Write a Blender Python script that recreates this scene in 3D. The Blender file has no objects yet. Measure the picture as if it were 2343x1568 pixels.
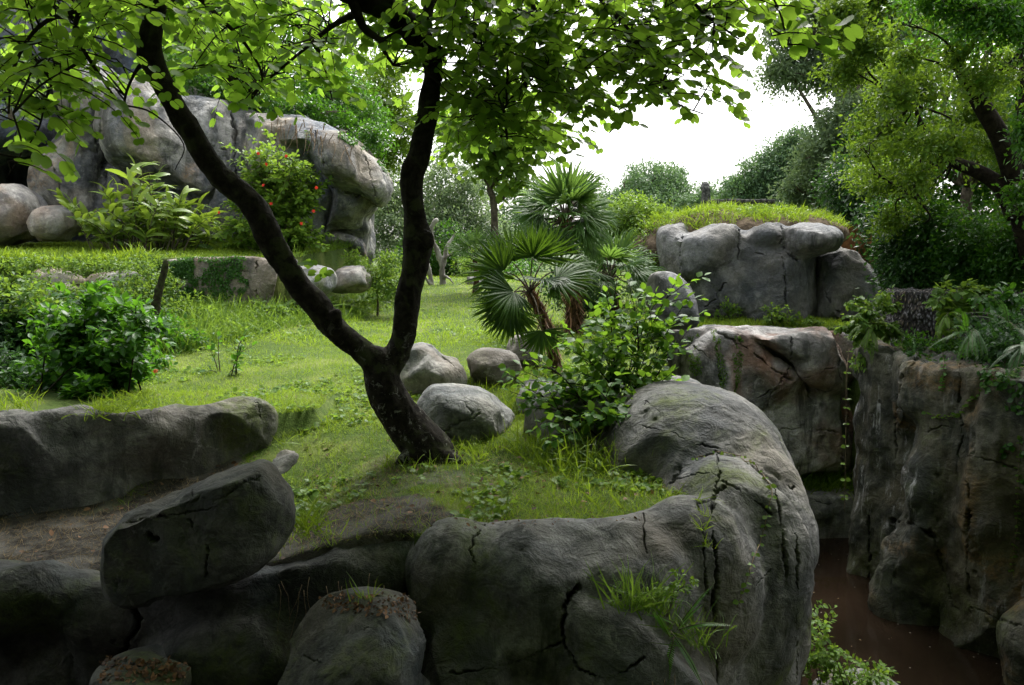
import bpy, bmesh, math, random
import numpy as np
from mathutils import Vector, Matrix
from mathutils.bvhtree import BVHTree

rng = np.random.default_rng(11)
R = math.radians
scene = bpy.context.scene
COL = scene.collection

# ------------------------------------------------------------------ camera
FPX, PITCH, CZ = 1756.0, R(6.0), 1.75
cd = bpy.data.cameras.new("camera")
cd.sensor_width = 36.0
cd.lens = FPX / 2342.0 * 36.0
cd.clip_start = 0.05
cd.clip_end = 2000.0
cam = bpy.data.objects.new("camera", cd)
COL.objects.link(cam)
cam.location = (0, 0, CZ)
cam.rotation_euler = (math.pi / 2 - PITCH, 0, 0)
scene.camera = cam

# ------------------------------------------------------------------ sky, sun, exposure
SUN_EL, SUN_ROT = 58.0, 20.0        # high sun behind thin cloud, a little ahead of the camera
world = bpy.data.worlds.new("World")
scene.world = world
world.use_nodes = True
wn = world.node_tree
for n in list(wn.nodes):
    wn.nodes.remove(n)
sky = wn.nodes.new("ShaderNodeTexSky")
sky.sky_type = 'NISHITA'
sky.sun_disc = False
sky.sun_elevation = R(SUN_EL)
sky.sun_rotation = R(SUN_ROT)
sky.air_density = 1.0
sky.dust_density = 6.0
hs = wn.nodes.new("ShaderNodeHueSaturation")
hs.inputs['Saturation'].default_value = 0.22
bg = wn.nodes.new("ShaderNodeBackground")
bg.inputs['Strength'].default_value = 0.15
wo = wn.nodes.new("ShaderNodeOutputWorld")
wn.links.new(sky.outputs[0], hs.inputs['Color'])
wn.links.new(hs.outputs[0], bg.inputs['Color'])
wn.links.new(bg.outputs[0], wo.inputs['Surface'])

sl = bpy.data.lights.new("sun", 'SUN')
sl.energy = 1.0
sl.angle = R(25)
sl.color = (1.0, 0.96, 0.88)
so = bpy.data.objects.new("sun", sl)
COL.objects.link(so)
# direction towards the sun: nishita rotation measured from +Y towards +X
_az, _el = R(SUN_ROT), R(SUN_EL)
_sd = Vector((math.sin(_az) * math.cos(_el), math.cos(_az) * math.cos(_el), math.sin(_el)))
so.rotation_euler = _sd.to_track_quat('Z', 'Y').to_euler()

scene.view_settings.view_transform = 'Standard'
scene.view_settings.look = 'None'
scene.view_settings.gamma = 1.0
scene.view_settings.exposure = 1.75
scene.cycles.use_denoising = True
scene.cycles.max_bounces = 6
scene.cycles.diffuse_bounces = 3
scene.cycles.glossy_bounces = 2
scene.cycles.transmission_bounces = 4
scene.cycles.transparent_max_bounces = 4
scene.cycles.use_adaptive_sampling = True


# ------------------------------------------------------------------ helpers
def W(px, py, Y):
    """point at forward distance Y seen in the direction of photo pixel px, py (2342 wide)"""
    u = (px - 1171.0) / FPX
    v = (784.0 - py) / FPX
    c, s = math.cos(PITCH), math.sin(PITCH)
    yd = c + v * s
    return np.array([u * Y / yd, Y, CZ + (-s + v * c) * Y / yd])


def WG(px, py, z):
    """point on the level z in the direction of a photo pixel"""
    u = (px - 1171.0) / FPX
    v = (784.0 - py) / FPX
    c, s = math.cos(PITCH), math.sin(PITCH)
    zd = -s + v * c
    t = (z - CZ) / zd
    return np.array([u * t, (c + v * s) * t, z])


def _h(ix, iy, iz, seed):
    n = (ix.astype(np.int64) * 374761393 + iy.astype(np.int64) * 668265263 + iz.astype(np.int64) * 2147483647 + seed * 1013904223) & 0xffffffff
    n = ((n ^ (n >> 13)) * 1274126177) & 0xffffffff
    n = n ^ (n >> 16)
    return (n & 0xffff).astype(np.float32) / 32767.5 - 1.0


def vnoise(p, seed=0):
    p = np.asarray(p, dtype=np.float64)
    i = np.floor(p).astype(np.int64)
    f = (p - i)
    f = f * f * f * (f * (f * 6 - 15) + 10)
    x, y, z = i[:, 0], i[:, 1], i[:, 2]
    fx, fy, fz = f[:, 0], f[:, 1], f[:, 2]
    def c(a, b, d): return _h(x + a, y + b, z + d, seed)
    x00 = c(0, 0, 0) * (1 - fx) + c(1, 0, 0) * fx
    x10 = c(0, 1, 0) * (1 - fx) + c(1, 1, 0) * fx
    x01 = c(0, 0, 1) * (1 - fx) + c(1, 0, 1) * fx
    x11 = c(0, 1, 1) * (1 - fx) + c(1, 1, 1) * fx
    return (x00 * (1 - fy) + x10 * fy) * (1 - fz) + (x01 * (1 - fy) + x11 * fy) * fz


def fbm(p, seed=0, oct=4, gain=0.5):
    p = np.asarray(p, dtype=np.float64)
    a, s, t = 1.0, 0.0, 0.0
    for k in range(oct):
        s = s + a * vnoise(p + 13.7 * k, seed + k)
        t += a
        a *= gain
        p = p * 2.03
    return s / t


def ridge(p, seed=0, oct=3):
    s, a, t = 0.0, 1.0, 0.0
    p = np.asarray(p, dtype=np.float64)
    for k in range(oct):
        s = s + a * (1 - np.abs(vnoise(p + 7.1 * k, seed + 31 * k)) * 2.2)
        t += a
        a *= 0.5
        p = p * 2.1
    return s / t


def sstep(a, b, x):
    t = np.clip((x - a) / (b - a), 0, 1)
    return t * t * (3 - 2 * t)


def in_poly(poly, x, y):
    r = np.zeros(np.shape(x), dtype=bool)
    n = len(poly)
    j = n - 1
    for i in range(n):
        xi, yi = poly[i]
        xj, yj = poly[j]
        if yi != yj:
            c = ((yi > y) != (yj > y)) & (x < (xj - xi) * (y - yi) / (yj - yi) + xi)
            r ^= c
        j = i
    return r


def unit(v):
    v = np.asarray(v, dtype=float)
    n = np.linalg.norm(v, axis=-1, keepdims=True)
    return v / np.maximum(n, 1e-9)


def np_mesh(name, V, faces, tint=None, smooth=True, mat=None, extra=None):
    me = bpy.data.meshes.new(name)
    V = np.asarray(V, dtype=np.float32)
    if not isinstance(faces, (list, tuple)):
        faces = [faces]
    faces = [np.asarray(f, dtype=np.int32) for f in faces if len(f)]
    loops = np.concatenate([f.ravel() for f in faces])
    tot = np.concatenate([np.full(len(f), f.shape[1], dtype=np.int32) for f in faces])
    start = np.concatenate([[0], np.cumsum(tot)[:-1]]).astype(np.int32)
    me.vertices.add(len(V))
    me.vertices.foreach_set('co', V.ravel())
    me.loops.add(len(loops))
    me.loops.foreach_set('vertex_index', loops)
    me.polygons.add(len(tot))
    me.polygons.foreach_set('loop_start', start)
    me.polygons.foreach_set('loop_total', tot)
    if smooth:
        me.polygons.foreach_set('use_smooth', np.ones(len(tot), dtype=bool))
    if tint is not None:
        a = me.attributes.new('tint', 'FLOAT', 'POINT')
        a.data.foreach_set('value', np.asarray(tint, dtype=np.float32))
    if extra:
        for k, val in extra.items():
            a = me.attributes.new(k, 'FLOAT', 'POINT')
            a.data.foreach_set('value', np.asarray(val, dtype=np.float32))
    me.update(calc_edges=True)
    me.validate()
    if mat:
        me.materials.append(mat)
    return me


def tag(o, label=None, cat=None, group=None, kind=None):
    if label: o['label'] = label
    if cat: o['category'] = cat
    if group: o['group'] = group
    if kind: o['kind'] = kind
    return o


def empty(name, loc, label, cat, group=None):
    o = bpy.data.objects.new(name, None)
    o.empty_display_size = 0.1
    COL.objects.link(o)
    o.location = tuple(float(c) for c in loc)
    return tag(o, label, cat, group)


def link(name, me, parent=None, base=None):
    """link a mesh given in world coordinates; its origin goes to base (or its parent's origin)"""
    b = np.array(parent.location) if parent else (np.zeros(3) if base is None else np.asarray(base, float))
    if np.any(b != 0):
        n = len(me.vertices)
        co = np.empty(n * 3, dtype=np.float32)
        me.vertices.foreach_get('co', co)
        co = co.reshape(-1, 3) - b.astype(np.float32)
        me.vertices.foreach_set('co', co.ravel())
        me.update()
    me.name = name
    o = bpy.data.objects.new(name, me)
    COL.objects.link(o)
    if parent:
        o.parent = parent
    else:
        o.location = tuple(float(c) for c in b)
    return o


# ------------------------------------------------------------------ materials
def new_mat(name):
    m = bpy.data.materials.new(name)
    m.use_nodes = True
    nt = m.node_tree
    for n in list(nt.nodes):
        nt.nodes.remove(n)
    out = nt.nodes.new('ShaderNodeOutputMaterial')
    return m, nt, out


def nd(nt, kind, **kw):
    n = nt.nodes.new(kind)
    for k, v in kw.items():
        if k in n.inputs:
            n.inputs[k].default_value = v
        else:
            setattr(n, k, v)
    return n


def mixc(nt, fac, a, b, mode='MIX'):
    m = nt.nodes.new('ShaderNodeMix')
    m.data_type = 'RGBA'
    m.blend_type = mode
    m.clamp_result = False
    for sock, val in ((m.inputs[0], fac), (m.inputs[6], a), (m.inputs[7], b)):
        if isinstance(val, bpy.types.NodeSocket):
            nt.links.new(val, sock)
        elif isinstance(val, (int, float)):
            sock.default_value = val
        else:
            sock.default_value = (*val, 1.0)
    return m.outputs[2]


def ramp(nt, src, a, b):
    m = nt.nodes.new('ShaderNodeMapRange')
    m.interpolation_type = 'SMOOTHSTEP'
    m.inputs[1].default_value = a
    m.inputs[2].default_value = b
    nt.links.new(src, m.inputs[0])
    return m.outputs[0]


def mul(nt, a, b, op='MULTIPLY'):
    m = nt.nodes.new('ShaderNodeMath')
    m.operation = op
    for s, v in ((m.inputs[0], a), (m.inputs[1], b)):
        if isinstance(v, bpy.types.NodeSocket):
            nt.links.new(v, s)
        else:
            s.default_value = v
    return m.outputs[0]


def noise(nt, vec, scale, detail=5, rough=0.6, dist=0.0):
    n = nd(nt, 'ShaderNodeTexNoise')
    n.inputs['Scale'].default_value = scale
    n.inputs['Detail'].default_value = detail
    n.inputs['Roughness'].default_value = rough
    n.inputs['Distortion'].default_value = dist
    nt.links.new(vec, n.inputs['Vector'])
    return n.outputs[0]


def rock_mat(name, pale=(.27, .27, .265), dark=(.10, .105, .11), warm=(.25, .20, .15), blue=(.10, .13, .16),
             stain=(.03, .033, .03), streak=0.5, warmth=0.3, bluish=0.25, moss=0.0, orange=0.0, sc=1.0, bump=1.0, rough=.82,
             white=0.0):
    m, nt, out = new_mat(name)
    geo = nd(nt, 'ShaderNodeNewGeometry')
    mp = nd(nt, 'ShaderNodeVectorMath', operation='MULTIPLY')
    nt.links.new(geo.outputs['Position'], mp.inputs[0])
    mp.inputs[1].default_value = (sc, sc, sc)
    P = mp.outputs[0]
    ms = nd(nt, 'ShaderNodeVectorMath', operation='MULTIPLY')
    nt.links.new(P, ms.inputs[0])
    ms.inputs[1].default_value = (1.0, 1.0, 0.16)
    S = ms.outputs[0]
    big = noise(nt, P, 1.3, 6, .62, .5)
    col = mixc(nt, ramp(nt, big, .40, .60), dark, pale)
    mid = noise(nt, P, 4.5, 6, .7, .6)
    col = mixc(nt, mul(nt, ramp(nt, mid, .52, .64), .55), col, tuple(.5 * c for c in dark))
    col = mixc(nt, mul(nt, ramp(nt, mid, .46, .36), .4), col, tuple(min(1, 1.35 * c) for c in pale))
    col = mixc(nt, mul(nt, ramp(nt, noise(nt, P, .9, 3, .5, .3), .46, .6), warmth), col, warm)
    n2 = nd(nt, 'ShaderNodeVectorMath', operation='ADD')
    nt.links.new(S, n2.inputs[0]); n2.inputs[1].default_value = (31, 17, 5)
    col = mixc(nt, mul(nt, ramp(nt, noise(nt, n2.outputs[0], 1.1, 4, .6), .48, .64), bluish), col, blue)
    # fine mottling
    fine = noise(nt, P, 14, 6, .7)
    col = mixc(nt, 1.0, col, mixc(nt, ramp(nt, fine, .3, .7), (.78, .78, .78), (1.2, 1.2, 1.2)), 'MULTIPLY')
    spk = noise(nt, P, 60, 3, .6)
    col = mixc(nt, 1.0, col, mixc(nt, ramp(nt, spk, .35, .62), (.85, .85, .85), (1.08, 1.08, 1.08)), 'MULTIPLY')
    # vertical run-off stains
    st = noise(nt, S, 3.6, 6, .66, .25)
    msk = ramp(nt, noise(nt, P, .8, 2, .5), .38, .6)
    col = mixc(nt, mul(nt, mul(nt, ramp(nt, st, .47, .6), msk), streak), col, stain)
    n6 = nd(nt, 'ShaderNodeVectorMath', operation='ADD')
    nt.links.new(P, n6.inputs[0]); n6.inputs[1].default_value = (9, 41, 23)
    lic = mul(nt, ramp(nt, noise(nt, n6.outputs[0], 7, 7, .78, .8), .57, .63), ramp(nt, noise(nt, n6.outputs[0], 1.1, 2, .5), .45, .6))
    col = mixc(nt, mul(nt, lic, .45), col, tuple(min(1, 1.5 * c + .03) for c in pale))
    if white:
        n4 = nd(nt, 'ShaderNodeVectorMath', operation='ADD')
        nt.links.new(S, n4.inputs[0]); n4.inputs[1].default_value = (3, 77, 1)
        ws = mul(nt, ramp(nt, noise(nt, n4.outputs[0], 9, 6, .75, .2), .54, .68), ramp(nt, noise(nt, P, .7, 2, .5), .42, .6))
        col = mixc(nt, mul(nt, ws, white), col, (.36, .36, .37))
    if orange:
        n3 = nd(nt, 'ShaderNodeVectorMath', operation='ADD')
        nt.links.new(P, n3.inputs[0]); n3.inputs[1].default_value = (5, 9, 2)
        om = mul(nt, ramp(nt, noise(nt, n3.outputs[0], .75, 3, .6, .6), .55, .66), ramp(nt, fine, .35, .62))
        col = mixc(nt, mul(nt, om, orange), col, (.30, .15, .035))
    if moss:
        n5 = nd(nt, 'ShaderNodeVectorMath', operation='ADD')
        nt.links.new(P, n5.inputs[0]); n5.inputs[1].default_value = (50, 3, 12)
        mm = mul(nt, ramp(nt, noise(nt, n5.outputs[0], 1.0, 5, .65, .4), .5, .66), ramp(nt, fine, .3, .6))
        col = mixc(nt, mul(nt, mm, moss), col, (.075, .095, .022))
    # bump: rumpled skin + cracks + grain
    r1 = noise(nt, P, 5, 8, .62, .9)
    mr = nd(nt, 'ShaderNodeVectorMath', operation='MULTIPLY')
    nt.links.new(P, mr.inputs[0]); mr.inputs[1].default_value = (1, 1, 1.5)
    wr = nd(nt, 'ShaderNodeTexNoise')
    wr.noise_type = 'RIDGED_MULTIFRACTAL'
    wr.inputs['Scale'].default_value = 7
    wr.inputs['Detail'].default_value = 4
    wr.inputs['Distortion'].default_value = 1.2
    nt.links.new(mr.outputs[0], wr.inputs['Vector'])
    w2 = nd(nt, 'ShaderNodeTexNoise')
    w2.noise_type = 'RIDGED_MULTIFRACTAL'
    w2.inputs['Scale'].default_value = 21
    w2.inputs['Detail'].default_value = 3
    w2.inputs['Distortion'].default_value = 1.8
    nt.links.new(mr.outputs[0], w2.inputs['Vector'])
    h = mul(nt, mul(nt, r1, 1.3), mul(nt, wr.outputs[0], .30), 'ADD')
    h = mul(nt, h, mul(nt, w2.outputs[0], .11), 'ADD')
    h = mul(nt, h, mul(nt, spk, .12), 'ADD')
    b = nd(nt, 'ShaderNodeBump')
    b.inputs['Strength'].default_value = 0.62 * bump
    b.inputs['Distance'].default_value = 0.05 / sc
    nt.links.new(h, b.inputs['Height'])
    bs = nd(nt, 'ShaderNodeBsdfPrincipled')
    bs.inputs['Roughness'].default_value = rough
    bs.inputs['Specular IOR Level'].default_value = 0.25
    nt.links.new(col, bs.inputs['Base Color'])
    nt.links.new(b.outputs[0], bs.inputs['Normal'])
    nt.links.new(bs.outputs[0], out.inputs[0])
    return m


def leaf_mat(name, dark, light, trans=None, tf=0.4, rough=.42, spec=.35):
    spec *= .55
    rough += .06
    m, nt, out = new_mat(name)
    at = nd(nt, 'ShaderNodeAttribute', attribute_name='tint')
    col = mixc(nt, at.outputs['Fac'], dark, light)
    bs = nd(nt, 'ShaderNodeBsdfPrincipled')
    bs.inputs['Roughness'].default_value = rough
    bs.inputs['Specular IOR Level'].default_value = spec
    nt.links.new(col, bs.inputs['Base Color'])
    if trans is None:
        trans = tuple(min(1, c * k) for c, k in zip(light, (2.1, 2.3, 1.1)))
    tr = nd(nt, 'ShaderNodeBsdfTranslucent')
    tdark = tuple(.55 * c for c in trans)
    nt.links.new(mixc(nt, at.outputs['Fac'], tdark, trans), tr.inputs['Color'])
    mx = nd(nt, 'ShaderNodeMixShader')
    mx.inputs[0].default_value = tf
    nt.links.new(bs.outputs[0], mx.inputs[1])
    nt.links.new(tr.outputs[0], mx.inputs[2])
    nt.links.new(mx.outputs[0], out.inputs[0])
    return m


def simple_mat(name, c1, c2, scale=8, rough=.8, bump=.4, dist=.02, stretch=(1, 1, 1), spec=.08):
    m, nt, out = new_mat(name)
    geo = nd(nt, 'ShaderNodeNewGeometry')
    mp = nd(nt, 'ShaderNodeVectorMath', operation='MULTIPLY')
    nt.links.new(geo.outputs['Position'], mp.inputs[0])
    mp.inputs[1].default_value = stretch
    n = noise(nt, mp.outputs[0], scale, 7, .68, .3)
    col = mixc(nt, ramp(nt, n, .35, .66), c1, c2)
    b = nd(nt, 'ShaderNodeBump')
    b.inputs['Strength'].default_value = bump
    b.inputs['Distance'].default_value = dist
    nt.links.new(n, b.inputs['Height'])
    bs = nd(nt, 'ShaderNodeBsdfPrincipled')
    bs.inputs['Roughness'].default_value = rough
    bs.inputs['Specular IOR Level'].default_value = spec
    nt.links.new(col, bs.inputs['Base Color'])
    nt.links.new(b.outputs[0], bs.inputs['Normal'])
    nt.links.new(bs.outputs[0], out.inputs[0])
    return m


# ------------------------------------------------------------------ solid primitives for rocks and trunks
def catmull(pts, n):
    P = np.asarray(pts, float)
    P = np.vstack([2 * P[0] - P[1], P, 2 * P[-1] - P[-2]])
    out = []
    for i in range(1, len(P) - 2):
        p0, p1, p2, p3 = P[i - 1], P[i], P[i + 1], P[i + 2]
        for t in np.linspace(0, 1, n, endpoint=False):
            out.append(.5 * ((2 * p1) + (-p0 + p2) * t + (2 * p0 - 5 * p1 + 4 * p2 - p3) * t * t + (-p0 + 3 * p1 - 3 * p2 + p3) * t ** 3))
    out.append(P[-2])
    return np.array(out)


def tube_geo(pts, rad, sides=8, n=4, cap=True, flat=1.0):
    """pts (k,3), rad (k,) -> verts, [quads, tris]"""
    pts = np.asarray(pts, float)
    rad = np.broadcast_to(np.asarray(rad, float), (len(pts),))
    if n > 1 and len(pts) > 2:
        q = catmull(np.column_stack([pts, rad]), n)
        pts, rad = q[:, :3], np.maximum(q[:, 3], 1e-4)
    t = unit(np.gradient(pts, axis=0))
    ref = np.array([0.3, 0.2, 1.0]) if abs(t[0][2]) < .9 else np.array([1.0, .1, 0])
    a = unit(np.cross(t[0], ref))
    ang = np.linspace(0, 2 * math.pi, sides, endpoint=False)
    V = []
    for i in range(len(pts)):
        a = unit(a - t[i] * np.dot(a, t[i]))
        b = np.cross(t[i], a)
        V.append(pts[i] + rad[i] * (np.outer(np.cos(ang), a) + np.outer(np.sin(ang) * flat, b)))
    V = np.concatenate(V)
    k = len(pts)
    i = np.arange(k - 1)[:, None] * sides
    j = np.arange(sides)[None, :]
    j2 = (j + 1) % sides
    Q = np.stack([i + j, i + j2, i + sides + j2, i + sides + j], -1).reshape(-1, 4)
    T = np.zeros((0, 3), int)
    if cap:
        V = np.vstack([V, pts[0], pts[-1]])
        c0, c1 = k * sides, k * sides + 1
        jj = np.arange(sides)
        T = np.vstack([np.stack([np.full(sides, c0), (jj + 1) % sides, jj], -1),
                       np.stack([np.full(sides, c1), (k - 1) * sides + jj, (k - 1) * sides + (jj + 1) % sides], -1)])
    return V, Q, T


def p_tube(pts, rad, n=5, sides=20):
    """solid tube with rounded ends"""
    pts = np.asarray(pts, float)
    rad = np.broadcast_to(np.asarray(rad, float), (len(pts),)).copy()
    q = catmull(np.column_stack([pts, rad]), n)
    p, r = q[:, :3], q[:, 3]
    d0, d1 = unit(p[0] - p[1]), unit(p[-1] - p[-2])
    pre = [(p[0] + d0 * r[0] * math.sin(a), r[0] * math.cos(a)) for a in (1.5, 1.2, .8, .4)]
    post = [(p[-1] + d1 * r[-1] * math.sin(a), r[-1] * math.cos(a)) for a in (.4, .8, 1.2, 1.5)]
    P = np.array([a for a, _ in pre] + list(p) + [a for a, _ in post])
    Rr = np.array([a for _, a in pre] + list(r) + [a for _, a in post])
    V, Q, T = tube_geo(P, Rr, sides, 1)
    return V, [Q, T]


def p_ell(c, r, rot=(0, 0, 0), pw=1.0):
    u = np.linspace(0, 2 * math.pi, 28, endpoint=False)
    w = np.linspace(-math.pi / 2, math.pi / 2, 17)[1:-1]
    def sp(a, p): return np.sign(a) * np.abs(a) ** p
    V = []
    for b in w:
        V.append(np.column_stack([sp(np.cos(b), pw) * sp(np.cos(u), pw), sp(np.cos(b), pw) * sp(np.sin(u), pw), np.full(28, sp(np.sin(b), pw))]))
    V = np.concatenate(V + [np.array([[0, 0, -1.0], [0, 0, 1.0]])])
    from mathutils import Euler
    M = np.array(Euler([R(a) for a in rot]).to_matrix())
    V = (V * np.array(r)) @ M.T + np.array(c)
    k = len(w)
    i = np.arange(k - 1)[:, None] * 28
    j = np.arange(28)[None, :]
    j2 = (j + 1) % 28
    Q = np.stack([i + j, i + j2, i + 28 + j2, i + 28 + j], -1).reshape(-1, 4)
    jj = np.arange(28)
    T = np.vstack([np.stack([np.full(28, k * 28), (jj + 1) % 28, jj], -1),
                   np.stack([np.full(28, k * 28 + 1), (k - 1) * 28 + jj, (k - 1) * 28 + (jj + 1) % 28], -1)])
    return V, [Q, T]


def p_prism(poly, z0, z1, taper=1.0):
    """vertical prism over a plan polygon; z1 number or list; the foot scaled by taper"""
    P = np.asarray(poly, float)
    if sum(P[i][0] * P[(i + 1) % len(P)][1] - P[(i + 1) % len(P)][0] * P[i][1] for i in range(len(P))) < 0:
        P = P[::-1]
        if isinstance(z1, (list, tuple)):
            z1 = list(z1)[::-1]
    n = len(P)
    c = P.mean(0)
    lo = np.column_stack([c + (P - c) * taper, np.full(n, z0)])
    hi = np.column_stack([P, np.broadcast_to(z1, (n,))])
    bm = bmesh.new()
    a = [bm.verts.new(v) for v in lo]
    b = [bm.verts.new(v) for v in hi]
    for i in range(n):
        bm.faces.new((a[i], a[(i + 1) % n], b[(i + 1) % n], b[i]))
    bm.faces.new(a[::-1])
    bm.faces.new(b)
    bmesh.ops.triangulate(bm, faces=bm.faces)
    bm.verts.index_update()
    V = np.array([v.co[:] for v in bm.verts])
    T = np.array([[v.index for v in f.verts] for f in bm.faces])
    bm.free()
    return V, [T]


def p_puff(outline, Y, thick, pw=.5, dy=(0, 0), back=1.0):
    """rounded solid: an outline (photo pixels, with optional own depth) swelling to its thickness
    dy = depth gradient per metre in x and z"""
    P = []
    for q in outline:
        P.append(W(q[0], q[1], q[2] if len(q) > 2 else Y))
    P = np.array(P)
    c = P.mean(0)
    P[:, 1] += (P[:, 0] - c[0]) * dy[0] + (P[:, 2] - c[2]) * dy[1]
    c = P.mean(0)
    P = catmull(np.vstack([P, P[:1]]), 4)[:-1]
    rings, n = [], len(P)
    for t in (-.995, -.93, -.8, -.6, -.35, -.1, .15, .4, .65, .85, .97):
        s = (1 - abs(t) ** 2.2) ** pw
        q = c + (P - c) * s
        q[:, 1] += t * thick * .5 * (back if t > 0 else 1)
        rings.append(q)
    V = np.concatenate(rings + [rings[0].mean(0)[None], rings[-1].mean(0)[None]])
    k = len(rings)
    i = np.arange(k - 1)[:, None] * n
    j = np.arange(n)[None, :]
    j2 = (j + 1) % n
    Q = np.stack([i + j, i + n + j, i + n + j2, i + j2], -1).reshape(-1, 4)
    jj = np.arange(n)
    T = np.vstack([np.stack([np.full(n, k * n), jj, (jj + 1) % n], -1),
                   np.stack([np.full(n, k * n + 1), (k - 1) * n + (jj + 1) % n, (k - 1) * n + jj], -1)])
    return V, [Q, T]


def remesh(prims, voxel, smooth=4, name='tmp'):
    Vs, Qs, Ts, o = [], [], [], 0
    for V, fs in prims:
        Vs.append(V)
        for f in fs:
            if f.shape[1] == 4: Qs.append(f + o)
            else: Ts.append(f + o)
        o += len(V)
    faces = []
    if Qs: faces.append(np.vstack(Qs))
    if Ts: faces.append(np.vstack(Ts))
    me = np_mesh(name, np.vstack(Vs), faces)
    bm = bmesh.new(); bm.from_mesh(me)
    bmesh.ops.recalc_face_normals(bm, faces=bm.faces)
    bm.to_mesh(me); bm.free()
    ob = bpy.data.objects.new(name, me)
    COL.objects.link(ob)
    md = ob.modifiers.new('r', 'REMESH')
    md.mode = 'VOXEL'; md.voxel_size = voxel; md.use_smooth_shade = True
    if smooth:
        ms = ob.modifiers.new('s', 'SMOOTH')
        ms.iterations = smooth; ms.factor = .5
    dg = bpy.context.evaluated_depsgraph_get()
    res = bpy.data.meshes.new_from_object(ob.evaluated_get(dg))
    bpy.data.objects.remove(ob); bpy.data.meshes.remove(me)
    return res


def get_co(me):
    co = np.empty(len(me.vertices) * 3, dtype=np.float32)
    me.vertices.foreach_get('co', co)
    return co.reshape(-1, 3).astype(float)


def get_no(me):
    co = np.empty(len(me.vertices) * 3, dtype=np.float32)
    me.vertices.foreach_get('normal', co)
    return co.reshape(-1, 3).astype(float)


def set_co(me, co):
    me.vertices.foreach_set('co', co.astype(np.float32).ravel())
    me.update()


BVH = {}


def cast(px, py, names=None):
    """first rock surface in the direction of a photo pixel -> point, normal"""
    o = Vector((0, 0, CZ))
    d = Vector(W(px, py, 10.0)) - o
    d.normalize()
    best = None
    for k, b in BVH.items():
        if names and k not in names:
            continue
        h = b.ray_cast(o, d)
        if h[0] is not None and (best is None or h[3] < best[3]):
            best = h
    return (np.array(best[0]), np.array(best[1])) if best else (None, None)


def carve(me, polylines, seedv=3):
    """cut crevices along polylines given as photo pixels: the line is laid on the surface and cut in 3-D"""
    b = BVHTree.FromPolygons([v.co[:] for v in me.vertices], [p.vertices[:] for p in me.polygons])
    o = Vector((0, 0, CZ))
    r = np.random.default_rng(seedv)
    pts3, wid, dep = [], [], []
    for pl, w, dp in polylines:
        w = w * .30
        dp = dp * .55
        last = None
        for k in range(len(pl) - 1):
            a, c = np.array(pl[k], float), np.array(pl[k + 1], float)
            n = max(2, int(np.linalg.norm(c - a) / 5))
            for t in np.linspace(0, 1, n, endpoint=False):
                q = a + (c - a) * t
                q = q + r.normal(0, 1.3, 2) + 2.5 * vnoise(np.array([[q[0] / 14, q[1] / 14, k * .1]]), 5)[0]
                d = Vector(W(q[0], q[1], 10.0)) - o
                h = b.ray_cast(o, d.normalized())
                if h[0] is None:
                    last = None
                    continue
                cur = np.array(h[0])
                if last is not None and np.linalg.norm(cur - last) < .6:
                    m = max(1, int(np.linalg.norm(cur - last) / max(w * .5, .008)))
                    for s in np.linspace(0, 1, m, endpoint=False):
                        pts3.append(last + (cur - last) * s)
                        m_ = float(np.clip(1 + 1.5 * vnoise((last * 7)[None], 4)[0], .22, 2.3))
                        wid.append(w * m_ * r.uniform(.8, 1.2)); dep.append(dp * m_ * r.uniform(.7, 1.2))
                last = cur
    if not pts3:
        return
    pts3 = np.array(pts3); wid = np.array(wid); dep = np.array(dep)
    from mathutils.kdtree import KDTree
    kd = KDTree(len(pts3))
    for i, p in enumerate(pts3):
        kd.insert(p, i)
    kd.balance()
    wm = wid.max()
    bm = bmesh.new(); bm.from_mesh(me)
    for lev in range(3):
        es = []
        near = set()
        for v in bm.verts:
            if kd.find(v.co)[2] < wm * (4.5, 3.0, 2.0)[lev] + .004:
                near.add(v)
        es = [e for e in bm.edges if e.verts[0] in near and e.verts[1] in near]
        if not es or len(es) > 120000:
            break
        bmesh.ops.subdivide_edges(bm, edges=es, cuts=1, use_grid_fill=True)
    bm.normal_update()
    for v in bm.verts:
        co, i, d = kd.find(v.co)
        w = wid[i]
        if d < w * 3:
            v.co -= v.normal * float(dep[i] * math.exp(-(d / w) ** 2 * 1.4))
    for f in bm.faces:
        f.smooth = True
    bm.to_mesh(me); bm.free()
    me.update()


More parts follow.
